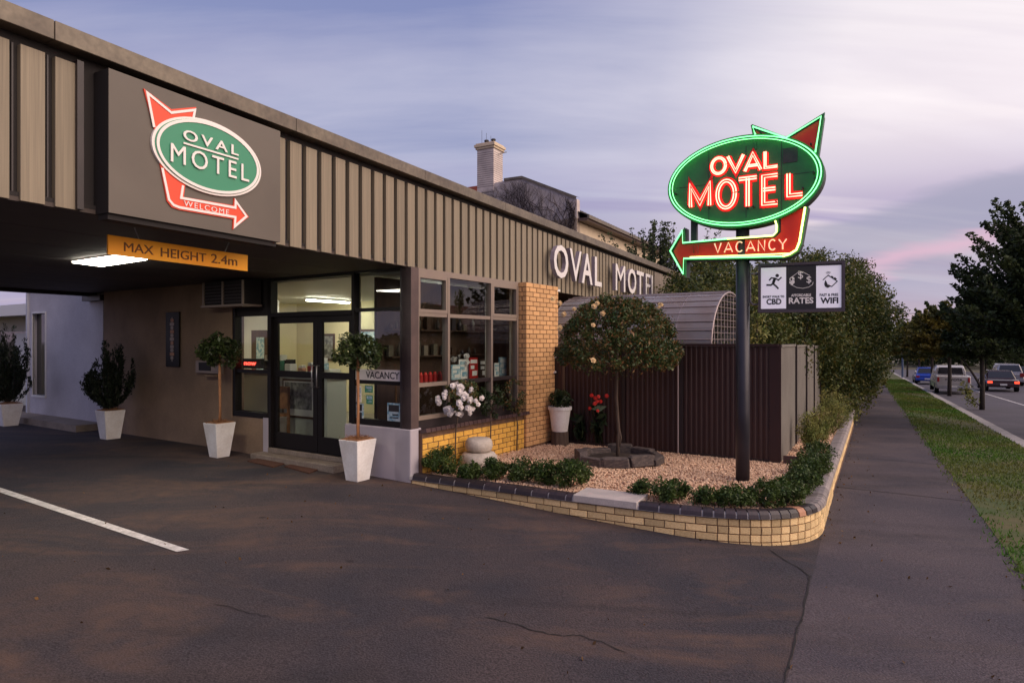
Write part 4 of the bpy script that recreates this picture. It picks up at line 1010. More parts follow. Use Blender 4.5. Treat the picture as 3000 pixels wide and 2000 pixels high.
def neon_letter(ch, x0, x1, y0, y1, m, dbl, r=.0088, back=True):
    ym = (y0+y1)/2; aL = pN(x0, ym)[0]; aR = pN(x1, ym)[0]; zT = pN((x0+x1)/2, y0)[1]; zB = pN((x0+x1)/2, y1)[1]
    for st in GL[ch]:
        P = [(aL+(aR-aL)*x, zB+(zT-zB)*y) for x, y in st]
        if back: 
            mb = MB(); mb.ribbon(FN, P, 0.105 if dbl > .03 else .080, .0925, depth=.004); mb.build('letter_glow_panel', M['letterglow'], sg)  # wide red backing strip; the tubes' halo is put into its colour
        if dbl:
            tube_n('neon_tube', offset_path(P, dbl/2), m, r, b=.124); tube_n('neon_tube', offset_path(P, -dbl/2), m, r, b=.124)
        else: tube_n('neon_tube', P, m, r, b=.10)
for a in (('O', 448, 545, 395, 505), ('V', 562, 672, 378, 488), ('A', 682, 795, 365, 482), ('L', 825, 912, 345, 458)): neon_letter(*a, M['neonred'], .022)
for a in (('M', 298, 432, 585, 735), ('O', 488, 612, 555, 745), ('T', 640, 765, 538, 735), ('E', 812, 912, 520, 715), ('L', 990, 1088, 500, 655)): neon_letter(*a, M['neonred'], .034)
for a in (('V', 465, 512, 995, 1062), ('A', 535, 592, 990, 1058), ('C', 615, 665, 985, 1055), ('A', 690, 750, 980, 1050), ('N', 775, 820, 975, 1048), ('C', 848, 898, 970, 1042), ('Y', 920, 975, 966, 1038)): neon_letter(*a, M['neonwhite'], 0, .009, False)
neon_letter('N', 318, 352, 1005, 1065, M['neonoff'], 0, .006, False)
for x, y in ((285, 740), (430, 742), (700, 745), (745, 740), (905, 705), (1095, 610), (1170, 500), (1180, 540), (195, 650), (170, 630), (795, 220), (1150, 300)):
    a, z = pN(x, y); mb = MB(); mb.tube([FN.pt(a, .09, z), FN.pt(a, TB+.012, z)], .012, 6); mb.build('electrode', M['tubeend'], sg)
# pole stub between oval and arrow, struts
for px in (2030, 2170):
    a0_ = ha(px, FN); zz1_ = pN(700, 870)[1]; zz0_ = pN(700, 960)[1]
    if px == 2030: box_part('strut', FN, a0_-.03, a0_+.05, -.08, .0, zz0_-.05, zz1_+.2, M['signside'], sg)
MB().box(FN, -.055, .055, -.09, .05, zz0_-.08, zz1_+.1).build('neck', M['pole'], sg)
# information sign with added panel glow
FI = Fr((PX, PY), (.934, -.358), (-.358, -.934))
def pI(x, y, b=.10): return hit(2180+x/7.35, 740+y/7.35, FI, b)
t = thing('info_sign', FI.pt(pI(1200, 700)[0], 0, pI(1200, 1280)[1]), 'small framed sign with added panel glow on the pole reading CBD, RATES and WIFI', 'sign')
iL, iR = pI(302, 700)[0], pI(2175, 700)[0]; iB, iT = pI(1200, 1278)[1], pI(1200, 205)[1]
MB().box(FI, iL, iR, -.06, .075, iB, iT).build('case', M['boxdark'], t)
mb = MB(); fw = .035
for (u0, u1, v0, v1) in ((iL, iR, iB, iB+fw), (iL, iR, iT-fw, iT), (iL, iL+fw, iB+fw, iT-fw), (iR-fw, iR, iB+fw, iT-fw)): mb.box(FI, u0, u1, .075, .10, v0, v1)
mb.build('frame', M['boxdark'], t)
pa0, pa1, pa2, pa3 = pI(362, 0)[0], pI(905, 0)[0], pI(1555, 0)[0], pI(2098, 0)[0]; pz0, pz1 = iB+.05, iT-.055
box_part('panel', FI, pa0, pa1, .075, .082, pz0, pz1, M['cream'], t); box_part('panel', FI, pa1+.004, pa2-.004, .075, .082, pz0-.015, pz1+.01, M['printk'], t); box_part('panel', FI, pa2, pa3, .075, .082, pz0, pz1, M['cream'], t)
def uv(k, x, y):
    a0_, a1_ = ((pa0, pa1), (pa1, pa2), (pa2, pa3))[k]; return (a0_+(a1_-a0_)*x, pz0+(pz1-pz0)*y)
def itext(body, k, x0, x1, y0, y1, m, bold=.0):
    p, q = uv(k, x0, y0), uv(k, x1, y1); letters(body, FI, .0822, .0845, p[0], q[0], p[1], q[1], m, t, bold=bold)
itext('CBD', 0, .22, .82, .10, .245, M['printk'], .035); itext('SHORT WALK TO', 0, .07, .93, .265, .32, M['printk'], .04)
itext('RATES', 1, .09, .91, .11, .26, M['printw'], .035); itext('AFFORDABLE', 1, .17, .83, .28, .345, M['printw'], .03)
itext('WIFI', 2, .17, .88, .10, .245, M['printk'], .035); itext('FAST & FREE', 2, .14, .88, .275, .34, M['printk'], .03)
def icon(k, m, draws):
    mb = MB()
    for d in draws:
        if d[0] == 'r': mb.ribbon(FI, [uv(k, *p) for p in d[1]], d[2], .0822, depth=.003, closed=d[3] if len(d) > 3 else False)
        if d[0] == 'c': c = uv(k, d[1], d[2]); mb.prism(FI, circ(c[0], c[1], d[3], d[3], 16), .0822, .0852)
        if d[0] == 'p': mb.prism(FI, [uv(k, *p) for p in d[1]], .0822, .0852)
    mb.build('icon', m, t)
icon(0, M['printk'], [('c', .65, .80, .022), ('r', [(.33, .69), (.42, .75), (.58, .735), (.70, .69), (.82, .76)], .017), ('r', [(.56, .73), (.48, .61), (.40, .575), (.22, .58)], .022), ('r', [(.48, .61), (.60, .55), (.70, .48)], .021), ('r', [(.56, .735), (.49, .62)], .034)])
icon(1, M['printw'], [('r', [(.15, .58), (.35, .50), (.55, .475), (.75, .50), (.88, .56), (.90, .62)], .006), ('r', [(.2, .76), (.4, .86), (.42, .89), (.55, .87), (.8, .77)], .006)])
itext('$', 1, .11, .29, .56, .76, M['printw'], .06); itext('$', 1, .40, .57, .69, .88, M['printw'], .0); itext('$', 1, .68, .84, .58, .76, M['printw'], .0)
icon(2, M['printk'], [('r', [(.27, .66), (.48, .77), (.84, .62), (.62, .50), (.47, .545)], .011), ('p', [(.37, .66), (.32, .56), (.36, .50), (.46, .47), (.60, .51), (.46, .55), (.41, .62)]), ('r', [(.60, .745), (.68, .70)], .02), ('r', [(.72, .71), (.80, .66)], .02), ('r', [(.38, .83), (.48, .85), (.58, .83)], .006), ('r', [(.42, .81), (.48, .82), (.54, .81)], .006)])
mb = MB(); bx = .085; pzA, pzB = hit(2197, 892, FI)[1], hit(2197, 770, FI)[1]; av = ha(2198, FI)
mb.tube([FI.pt(iL+.02, -.0, pzA), FI.pt(av+.03, -.0, pzA), FI.pt(av, -.0, pzA+.04), FI.pt(av, 0, pzB)], .012, 6); mb.tube([FI.pt(iL+.02, 0, pzB-.15), FI.pt(.06, 0, pzB-.15)], .014, 6); mb.tube([FI.pt(av, 0, pzA), FI.pt(.05, 0, pzA)], .012, 6)
mb.build('bracket', M['polyf'], t, smooth=True)
# ================================================================== FENCES
def corr_panel(name, F, a0, a1, z0, z1, m, parent, per=.085, dep=.009, b=0.0, z0b=None):
    k = max(2, int((a1-a0)/per)); w_ = (a1-a0)/k; pts = []
    for i in range(k): x = a0+i*w_; pts += [(x, 0), (x+w_*.35, 0), (x+w_*.5, 1), (x+w_*.85, 1)]
    pts.append((a1, 0)); vs = []; z0b = z0 if z0b is None else z0b
    for a, d in pts:
        f = (a-a0)/(a1-a0); vs += [F.pt(a, b+d*dep, z0+(z0b-z0)*f), F.pt(a, b+d*dep, z1+(z0b-z0)*f*0)]
    fs = [(2*i, 2*i+2, 2*i+3, 2*i+1) for i in range(len(pts)-1)]
    mb = MB(); mb.add(vs, fs); return mb.build(name, m, parent, fixn=False)
ft = thing('front_fence', FF.pt(2, 0, .1), 'tall dark maroon corrugated steel fence facing the gravel bed behind the pole', 'fence')
aF = lambda px: ha(px, FF)
e0, e1, e2, e3 = aF(2254), aF(2003), aF(1832), aF(1650)
ZF = 1.95
corr_panel('fence_panel', FF, e0, e1, .10, ZF-.03, M['fence'], ft); corr_panel('fence_panel', FF, e1+.05, e2, .10, ZF-.03, M['fence'], ft); corr_panel('fence_panel', FF, e2+.06, e3, .10, ZF-.03, M['fence'], ft, b=-.06)
box_part('corner_sheet', FF, .0, e0-.004, -.04, .012, .07, ZF, M['fence'], ft)
for a in (e1, e2): box_part('fence_post', FF, a, a+.055, -.04, .03, .05, ZF-.005, M['fencep'], ft)
box_part('top_rail', FF, .02, e2, -.03, .035, ZF-.028, ZF+.012, M['fence'], ft); box_part('top_rail', FF, e2+.06, e3, -.09, -.03, ZF-.028, ZF+.012, M['fence'], ft)
box_part('bottom_rail', FF, .04, e3, -.03, .01, .10, .14, M['fencep'], ft)
mb = MB(); mb.tube([FF.pt(aF(1990), .06, .12), FF.pt(aF(1990), .06, 1.75)], .013, 6); mb.build('conduit', M['polyf'], ft)
gt = thing('side_gate', FF.pt(4.6, 0, .1), 'flat dark steel side gate between the brick pillar and the maroon fence', 'gate')
g0, g1 = aF(1648), aF(1562)
Fg = FF.off(0, .05)
box_part('leaf', Fg, g0+.06, g1, -.03, .0, .14, ZF-.05, M['fencep'], gt); box_part('gate_post', Fg, g0, g0+.055, -.05, .02, .1, ZF, M['fence'], gt)
mb = MB(); mb.tube([Fg.pt(g0+.12, .0, 1.42), Fg.pt(g0+.12, .05, 1.42)], .02, 8); mb.tube([Fg.pt(g0+.12, .0, 1.70), Fg.pt(g0+.12, .03, 1.70)], .016, 8); mb.build('latch', M['white'], gt)
sf = thing('side_fence', FS.pt(4.8, 0, -.1), 'grey ribbed steel fence along the footpath side with dark posts', 'fence')
for k in range(4):
    a0_, a1_ = .03+2.4*k, 2.4*(k+1)-.05
    zz = ZF-.02-.02*k
    corr_panel('fence_panel', FS, a0_+.02, a1_, .06-.05*k, zz, M['fenceg'], sf, per=.08, dep=.014)
    box_part('fence_post', FS, a1_, a1_+.07, -.05, .045, .0-.06*k, zz+.01, M['fencep'], sf); box_part('top_rail', FS, a0_, a1_, -.02, .03, zz-.02, zz+.02, M['fenceg'], sf)
box_part('fence_post', FS, -.004, .03, -.05, .02, .06, ZF+.003, M['fence'], sf)
t = thing('timber_edging', FS.pt(.3, .3, .1), 'short dark timber edging board at the foot of the fence corner', 'edging')
box_part('board', FS, .0, .04, .05, .62, .06, .22, M['sill'], t)
# barrel roof
vt = thing('barrel_canopy', FF.pt(2.9, -2, 1.9), 'curved ribbed polycarbonate canopy over the entry behind the maroon fence', 'canopy')
va0, va1, vb0, vr, vz, vh = 1.28, 4.60, -.72, 1.32, 1.86, 1.10
def vp(a, th, k=1.0): return FF.pt(a, vb0-vr+vr*k*math.cos(th), vz+vh*k*math.sin(th))
NS = 5; da = (va1-va0)/NS
for i in range(NS):
    a0_, a1_ = va0+i*da, va0+(i+1)*da-.008; vs = []; K = 26
    for j in range(K+1):
        th = PI*j/K; kk_ = 1+.006*(j % 2)
        vs += [vp(a0_, th, kk_), vp(a1_, th, kk_)]
    mb = MB(); mb.add(vs, [(2*j, 2*j+1, 2*j+3, 2*j+2) for j in range(K)]); mb.build('roof_sheet', M['poly'], vt, fixn=False)
for i in range(NS+1):
    mb = MB(); mb.tube([vp(va0+i*da, PI*j/24, .985) for j in range(25)], .018 if i in (0, NS) else .012, 5); mb.build('hoop', M['polyf'], vt, smooth=True)
for j in range(1, 20):
    mb = MB(); th = PI*j/20; mb.tube([vp(va0, th, 1.008), vp(va1, th, 1.008)], .011, 5); mb.build('purlin', M['polyf'], vt)
mb = MB()
for j in range(1, 12):
    th = math.acos(1-2*j/12); mb.tube([FF.pt(va0, vb0-vr+vr*math.cos(th), 1.6), FF.pt(va0, vb0-vr+vr*math.cos(th), vz+vh*math.sin(th)*.98)], .006, 4)
for z in np.arange(1.8, 2.9, .12):
    hw = vr*math.sqrt(max(0, 1-((z-vz)/vh)**2)); mb.tube([FF.pt(va0, vb0-vr-hw, z), FF.pt(va0, vb0-vr+hw, z)], .006, 4)
mb.build('end_trellis', M['polyf'], vt)
for a in (va0, va1):
    for b in (vb0, vb0-2*vr): box_part('post', FF, a-.03, a+.03, b-.03, b+.03, .1, vz+.02, M['polyf'], vt)
# ================================================================== POTS AND TOPIARY
def planter(px, py, w_t, w_b, h, label, group, zc=None):
    x, y = ghit(px, py); z = GXY(x, y); t = thing('planter', (x, y, z), label, 'planter', group)
    F = Fr((x, y), FB.e, FB.m); 
    def ring(w, zz): return [F.pt(a*w/2, b*w/2, z+zz) for a, b in ((-1, -1), (1, -1), (1, 1), (-1, 1))]
    mb = MB(); mb.hexa(ring(w_b, 0), ring(w_t, h)); mb.build('pot', M['potw'], t, bevel=.006)
    mb = MB(); mb.hexa(ring(w_t-.03, h-.01), ring(w_t-.05, h+.012)); mb.build('mulch_bed', M['mulch'], t)
    n = 260; P = np.array([F.pt(RNG.normal(0, w_t*.22), RNG.normal(0, w_t*.22), z+h+.015+abs(RNG.normal(0, .014))) for _ in range(n)]); tag(leaves('straw', P, .035, M['mulch'], t, asp=.25), kind='stuff')
    return t, F, x, y, z
def topiary(px, pyb, pytop, w_t, w_b, h, cw, label, idx):
    t, F, x, y, z = planter(px, pyb, w_t, w_b, h, 'tapered white square planter with straw mulch '+('left of the entrance doors' if idx == 0 else 'at the right end of the entrance step'), 'white planters under the canopy')
    T = thing('topiary_tree', (x, y, z+h), label, 'topiary', 'standard topiary trees by the doors')
    zt = EYE-(pytop-1000)/FPX*y
    r = cw/2; rz_ = r*.76; zc = zt-rz_
    mb = MB(); mb.tube([(x+random.uniform(-.006, .006), y, z+h+(zc-z-h)*i/6) for i in range(7)], [.017]*7, 8); mb.tube([(x+.02, y+.01, z+h), (x+.016, y, zc)], .008, 5); mb.build('stem', M['stem'], T, smooth=True)
    P = np.vstack([clumps((x, y, zc), (r*.86, r*.86, rz_*.82), 46, r*.24, 2300, .7), blob((x, y, zc), (r*.6, r*.6, rz_*.6), 500, 0)])
    leaves('crown', P, .062, M['leaftop'], T, asp=.42, up=.1)
topiary(643, 1337, 976, .365, .225, .57, .74, 'dark ball topiary on a bamboo coloured stem left of the entrance doors', 0)
topiary(1048, 1405, 974, .375, .235, .58, .74, 'lighter ball topiary on a slim orange stem in front of the vacancy sign', 1)
def conifer(px, pyb, pytop, wt, wb, h, lab1, lab2, spread):
    t, F, x, y, z = planter(px, pyb, wt, wb, h, lab1, 'white planters under the canopy')
    T = thing('potted_conifer', (x, y, z+h), lab2, 'shrub', 'potted conifers'); zt = EYE-(pytop-1000)/FPX*y; H = zt-z-h
    P = []; D = []; st = MB()
    for k in range(60):
        an = RNG.uniform(0, 2*PI); out = RNG.uniform(.03, spread); hh = H*RNG.uniform(.40, 1.0)*(1-.30*out/spread); n = 150
        tt = RNG.uniform(.12, 1, n); base = np.array([x, y, z+h]); tip = np.array([x+out*math.cos(an), y+out*math.sin(an), z+h+hh])
        bend = np.array([math.cos(an), math.sin(an), 0])*out*.45
        c = base+(tip-base)*tt[:, None]+bend*(np.sin(tt*PI))[:, None]; P.append(c+RNG.normal(size=(n, 3))*.022); d = np.repeat([[math.cos(an)*.3, math.sin(an)*.3, 1]], n, 0); D.append(d)
        st.tube([base+(tip-base)*q+bend*math.sin(q*PI) for q in (0, .25, .5, .75, .9)], [.008, .007, .006, .004, .002], 4)
    leaves('foliage', np.vstack(P), .072, M['leafconifer'], T, asp=.28, dirs=np.vstack(D)); st.build('branches', M['bark2'], T)
conifer(323, 1284, 975, .39, .26, .56, 'tall white planter lit cream by the canopy lamp in front of the taupe wall', 'dark upright bushy conifer growing in the cream lit planter', .42)
conifer(25, 1246, 935, .44, .28, .5, 'wide white planter at the left edge beside the pale wall', 'dark dense conifer in the planter at the left edge', .42)
# ================================================================== GARDEN PLANTS
def onbed(px, py): 
    x, y = zhit(px, py, .125); return x, y
def boxbush(px, hw, pt, pb, label, group='low box bushes along the garden wall', m='leafbox', name='box_bush', dens=1.0, lf=.034):
    x, y = onbed(px, pb); y += hw*y/FPX*.5; x = (px-1500)/FPX*y
    r = hw*y/FPX*1.16; zb = GR(x, y); zt = EYE-(pt-1000)/FPX*y; H = max(.16, zt-zb)
    T = thing(name, (x, y, zb), label, 'bush', group)
    n = int(2300*dens*(r/.25)**1.4); C = (x, y, zb+H*.48)
    P = np.vstack([clumps(C, (r*.85, r*.85, H*.46), int(26*(r/.25)**1.3), .075, n, .75, zb+.01), blob(C, (r*.7, r*.7, H*.42), n//4, .1)])
    leaves('foliage', P, lf, M[m], T, up=.35, asp=.5)
    mb = MB()
    for k in range(6):
        an = k*PI/3+.3; mb.tube([(x, y, zb-.02), (x+r*.5*math.cos(an), y+r*.5*math.sin(an), zb+H*.7)], [.007, .003], 4)
    mb.build('twigs', M['bark2'], T)
BB = [(1297, 56, 1310, 1392, 'tall box bush in the left corner of the bed against the yellow brick base'), (1378, 40, 1362, 1404, 'low box bush in front of the stacked stone ornament'), (1452, 40, 1345, 1408, 'box bush just right of the stacked stone ornament'), (1528, 44, 1342, 1412, 'upright box bush midway along the dark coping'), (1600, 46, 1350, 1420, 'box bush joined to the left side of the broad one beside the concrete slab'), (1672, 56, 1350, 1432, 'broad rounded box bush left of the concrete slab'),
      (1876, 30, 1416, 1456, 'smallest box bush touching the right end of the concrete slab'), (1962, 52, 1404, 1470, 'round box bush second from the right end of the concrete slab'), (2062, 34, 1428, 1482, 'narrow box bush left of the foot of the sign pole'), (2110, 22, 1440, 1484, 'tiny box sprig between two bushes below the pole'), (2168, 52, 1424, 1488, 'round box bush directly in front of the sign pole'), (2238, 40, 1412, 1490, 'spiky box bush right of the foot of the sign pole'),
      (2300, 52, 1398, 1485, 'dense box bush at the rounded corner of the wall'), (2340, 54, 1368, 1455, 'dense box bush just past the rounded corner'), (2362, 52, 1340, 1425, 'box bush in the continuous row beside the footpath'), (2380, 48, 1316, 1392, 'box bush in the row level with the fence corner'), (2392, 44, 1290, 1362, 'last leafy box bush before the pale shrubs')]
for b in BB: boxbush(*b)
# pale wispy shrubs
for px, py, hw, pt, lab in ((2372, 1318, 40, 1195, 'smaller pale wispy shrub against the grey fence'), (2440, 1262, 62, 1120, 'large pale green and yellow wispy shrub beside the low wall'), (2410, 1290, 40, 1180, 'pale shrub between the large wispy one and the grey fence')):
    x, y = zhit(px, py, .10); r = hw*y/FPX; zb = GR(x, y); zt = EYE-(pt-1000)/FPX*y; H = zt-zb; T = thing('wispy_shrub', (x, y, zb), lab, 'shrub', 'pale wispy shrubs by the fence')
    P = []; D = []; tw = MB()
    for k in range(60):
        an = RNG.uniform(0, 2*PI); out = r*RNG.uniform(.1, 1.0); hh = H*RNG.uniform(.4, 1.0)*(1-.3*(out/r)**2); n = 60; tt = RNG.uniform(.15, 1, n)**.8
        tip = np.array([out*math.cos(an), out*math.sin(an), hh]); c = np.array([x, y, zb])+tip*tt[:, None]; P.append(c+RNG.normal(size=(n, 3))*.03); D.append(np.repeat([tip/np.linalg.norm(tip)], n, 0))
        if k < 20: tw.tube([(x, y, zb), tuple(np.array([x, y, zb])+tip)], [.006, .002], 3)
    leaves('foliage', np.vstack(P), .045, M['leafolive'], T, asp=.28, dirs=np.vstack(D)*.5); tw.build('twigs', M['bark'], T)
# flower mesh
def bloom_mesh(name, m, r=.035):
    bm = bmesh.new(); rr = random.Random(3)
    for ring, (k, rad, up) in enumerate(((5, 1.0, .1), (5, .72, .35), (4, .4, .6))):
        for i in range(k):
            an = 2*PI*i/k+ring*.6; c = Vector((math.cos(an), math.sin(an), 0)); tn = Vector((-c.y, c.x, 0)); w_ = .55*rad
            v = [bm.verts.new(r*p) for p in (c*.1+Vector((0, 0, up*.4)), c*rad*.7+tn*w_+Vector((0, 0, up)), c*rad*1.05+Vector((0, 0, up*.9-.1)), c*rad*.7-tn*w_+Vector((0, 0, up)))]
            bm.faces.new(v)
    bmesh.ops.create_icosphere(bm, subdivisions=1, radius=r*.45, matrix=Matrix.Translation((0, 0, r*.35)))
    me = bpy.data.meshes.new(name); bm.to_mesh(me); bm.free(); me.materials.append(m); return me
BLW = bloom_mesh('bloom', M['rosew'], .040); BLY = bloom_mesh('bloom', M['rosey'], .042); BLR = bloom_mesh('bloom', M['red'], .04)
def face_cam(o, x, y):
    d = Vector((-x, -y, RNG.uniform(.0, .8)*4)).normalized()+Vector(RNG.normal(size=3)*.25); o.rotation_euler = d.to_track_quat('Z', 'Y').to_euler()
# rose standards beside the window
def standard(px, pb, crown, label, blooms=0, m='leafrose', n=900, cat='rose tree', stemm='bark'):
    x, y = onbed(px, pb); zb = GR(x, y); cx_, cy_, hw, hh = crown; z = EYE-(cy_-1000)/FPX*y; X_ = (cx_-1500)/FPX*y; r = hw*y/FPX; rz_ = hh*y/FPX
    T = thing('rose_tree', (x, y, zb), label, cat, 'small rose standards under the side window')
    mb = MB(); mb.tube([(x, y, zb-.03), (x+.01, y, (zb+z)/2), (X_, y, z)], [.013, .011, .009], 6)
    for k in range(5): an = k*1.3; mb.tube([(X_, y, z-rz_*.6), (X_+r*.7*math.cos(an), y+r*.7*math.sin(an), z+rz_*.4)], [.007, .003], 4)
    mb.build('stem', M[stemm], T, smooth=True)
    P = clumps((X_, y, z), (r*.85, r*.8, rz_*.85), 30, r*.22, n, .45); leaves('foliage', P, .040, M[m], T, asp=.55)
    for k in range(blooms):
        d = RNG.normal(size=3); d[1] = -abs(d[1]); d /= np.linalg.norm(d); c = np.array([X_, y, z-rz_*.15])+d*np.array([r, r*.9, rz_*.85])*RNG.uniform(.75, 1.0)
        o = inst('bloom', BLW, T, c, 0, (RNG.uniform(.8, 1.5),)*3); face_cam(o, *c[:2])
standard(1333, 1368, (1350, 1160, 68, 58), 'white flowering rose standard in front of the side window', 46, 'leafrose', 1700)
standard(1436, 1340, (1438, 1175, 58, 58), 'dark leafed rose standard behind the stacked stones', 0, 'leafdark', 1100)
standard(1514, 1320, (1508, 1160, 50, 65), 'thin stemmed rose standard with loose green leaves by the brick pillar', 0, 'leafrose', 700)
# stacked stones ornament
x, y = onbed(1403, 1364); T = thing('stone_ornament', (x, y, .12), 'pale ornament of two stacked rounded millstones', 'garden ornament')
def disc(r, h, z0_): return [(r*.80, z0_), (r*.95, z0_+h*.15), (r, z0_+h*.45), (r*.96, z0_+h*.75), (r*.82, z0_+h*.95), (r*.6, z0_+h)]
mb = MB(); mb.lathe((x, y, .10), disc(.285, .24, 0), 28); mb.build('lower_stone', M['stonew'], T, smooth=True)
mb = MB(); mb.lathe((x, y, .10), [(.13, .235), (.13, .25)]+disc(.21, .20, .25), 28); mb.build('upper_stone', M['stonew'], T, smooth=True)
# white pot on stump
x, y = onbed(1640, 1297); T = thing('tree_stump', (x, y, .1), 'short grey stump under the white flower pot', 'stump')
ztp = EYE-(1262-1000)/FPX*y; mb = MB(); mb.lathe((x, y, .08), [(.17, 0), (.165, .1), (.16, ztp-.08)], 12); mb.build('log', M['bark'], T)
T = thing('flower_pot', (x, y, ztp), 'white plastic flower pot with a rim on the stump', 'flower pot'); zt2 = EYE-(1190-1000)/FPX*y; h = zt2-ztp
mb = MB(); mb.lathe((x, y, ztp), [(.145, 0), (.20, h*.86), (.222, h*.87), (.225, h), (.20, h), (.195, h-.05)], 28); mb.build('pot', M['potw'], T, smooth=False)
T2 = thing('pot_plant', (x, y, zt2-.05), 'dark spiky leaves rising from the white flower pot', 'plant'); P = blob((x, y, zt2+.14), (.22, .22, .18), 260, .1); leaves('foliage', P, .13, M['leafdark'], T2, up=.8, asp=.22)
# canna lilies with red flowers
for k, (px, pb, pt, lab, fl_) in enumerate(((1752, 1300, 1160, 'broad leafed canna lily with bright red flowers right of the white pot', 1), (1705, 1295, 1190, 'dark leafed canna clump left of the red flowers', 0), (1800, 1300, 1200, 'dark canna clump behind the trunk of the round rose tree', 0), (1578, 1290, 1195, 'small red flowered plant at the foot of the side gate', 2))):
    x, y = zhit(px, pb, .12); zt = EYE-(pt-1000)/FPX*y; H = zt-.12; T = thing('canna_lily', (x, y, .12), lab, 'plant', 'canna lilies before the maroon fence')
    mb = MB(); P = []; D = []
    for i in range(9):
        an = RNG.uniform(0, 2*PI); out = RNG.uniform(.05, .2); hh = H*RNG.uniform(.6, .95); mb.tube([(x+out*.3*math.cos(an), y+out*.3*math.sin(an), .12), (x+out*math.cos(an), y+out*math.sin(an), .12+hh)], [.012, .006], 5)
        for j in range(5): f = RNG.uniform(.2, .95); P.append((x+out*f*math.cos(an)+RNG.normal()*.06, y+out*f*math.sin(an)+RNG.normal()*.06, .12+hh*f)); D.append((math.cos(an+j*2.4), math.sin(an+j*2.4), .9))
    mb.build('stems', M['leafcanna'], T); leaves('foliage', P, .26, M['leafcanna'], T, asp=.38, dirs=np.array(D), jit=.3)
    if fl_:
        for i in range(14 if fl_ == 1 else 5): c = (x+RNG.normal()*.09-.0, y-.1+RNG.normal()*.06, zt-RNG.uniform(-.03, .28 if fl_ == 1 else .12)); o = inst('bloom', BLR, T, c, 0, (RNG.uniform(.7, 1.1),)*3); face_cam(o, x, y)
# round rose tree in stone ring
RX, RY = 1.66, 10.2
T = thing('round_rose_tree', (RX, RY, .12), 'mushroom shaped rose tree with cream flowers standing in the ring of bluestone blocks', 'rose tree')
mb = MB(); mb.tube([(RX+.0, RY, .1), (RX+.015, RY, .6), (RX-.02, RY, 1.1), (RX-.01, RY, 1.7), (RX, RY, 2.1)], [.033, .028, .027, .026, .02], 9)
mb.tube([(RX+.03, RY-.02, .35), (RX+.05, RY-.02, .5), (RX+.02, RY, .68)], [.012, .014, .01], 6)
for k in range(12): an = k*.9; mb.tube([(RX, RY, 1.55), (RX+.5*math.cos(an), RY+.5*math.sin(an), 1.85), (RX+.85*math.cos(an), RY+.85*math.sin(an), 1.95)], [.018, .012, .006], 5)
mb.build('trunk', M['bark'], T, smooth=True)
def dome(n, k, kr):
    C = blob((RX, RY, 1.86), (.90, .90, .84), k*2, .86); C = C[C[:, 2] > 1.62][:k]; out = []
    for q in C: s = kr*RNG.uniform(.6, 1.3); out.append(blob(q, (s, s, s*.8), int(n/k), .1))
    return np.vstack(out)
P = np.vstack([dome(22000, 300, .13), blob((RX, RY, 1.9), (.8, .8, .6), 3000, .3)]); P = P[P[:, 2] > 1.56+.10*np.abs(RNG.normal(size=len(P)))*np.sign(RNG.uniform(-1, 1, len(P)))-.02]
leaves('crown', P, .050, M['leafrose'], T, asp=.5)
for (px, py) in ((1620, 875), (1682, 905), (1740, 897), (1766, 918), (1738, 952), (1652, 920), (1738, 1055), (1936, 892), (1640, 960), (1750, 888), (1640, 888), (1930, 900)):
    r_ = ray(px, py); # nearest point on the dome towards the camera
    d = r_/np.linalg.norm(r_); o_ = np.array([0, 0, EYE])-np.array([RX, RY, 1.86]); s3 = np.array([.98, .98, .92]); A_ = ((d/s3)**2).sum(); B_ = 2*((d*o_)/s3**2).sum(); C_ = ((o_/s3)**2).sum()-1; q = B_*B_-4*A_*C_
    k = (-B_-math.sqrt(q))/(2*A_) if q > 0 else RY/d[1]*.98
    c = np.array([0, 0, EYE])+d*k; o = inst('bloom', BLY, T, c, 0, (RNG.uniform(.8, 1.2),)*3); face_cam(o, *c[:2])
T = thing('stone_ring', (RX+.02, RY, .12), 'ring of rough bluestone blocks round the trunk of the mushroom shaped rose tree', 'tree ring')
for k in range(10):
    an = 2*PI*k/10+.1; rr = .60; me = unitbox('bluestone_block', M['bluestone'], .10, k, .05)
    inst('bluestone_block', me, T, (RX+.02+rr*math.cos(an), RY+rr*.92*math.sin(an), .12+.06+.02*(k % 3)), an+PI/2, (.40, .13+.03*(k % 2), .12+.025*(k % 3)), rx=random.uniform(-.05, .05))
mb = MB(); mb.lathe((RX+.02, RY, .10), [(.55, 0), (.5, .07), (.2, .10)], 16); mb.build('soil_bed', M['soil'], T)
# climber beside the info sign
T = thing('climbing_vine', (4.6, 11.5, 1.0), 'yellow green climbing shoots behind the sign pole', 'climber')
P = []; 
for px, py in ((2212, 960), (2222, 930), (2230, 900), (2215, 870), (2228, 845), (2218, 820), (2235, 980), (2210, 990)):
    k = 12.0; P.append(blob(((px-1500)/FPX*k, k, EYE-(py-1000)/FPX*k), (.13, .13, .16), 60, .1))
leaves('foliage', np.vstack(P), .075, M['leafolive'], T)
mb = MB(); mb.tube([((2225-1500)/FPX*12, 12, .1), ((2215-1500)/FPX*12, 12, 1.5), ((2222-1500)/FPX*12, 12, 3.0)], .012, 5); mb.build('stem', M['bark'], T)
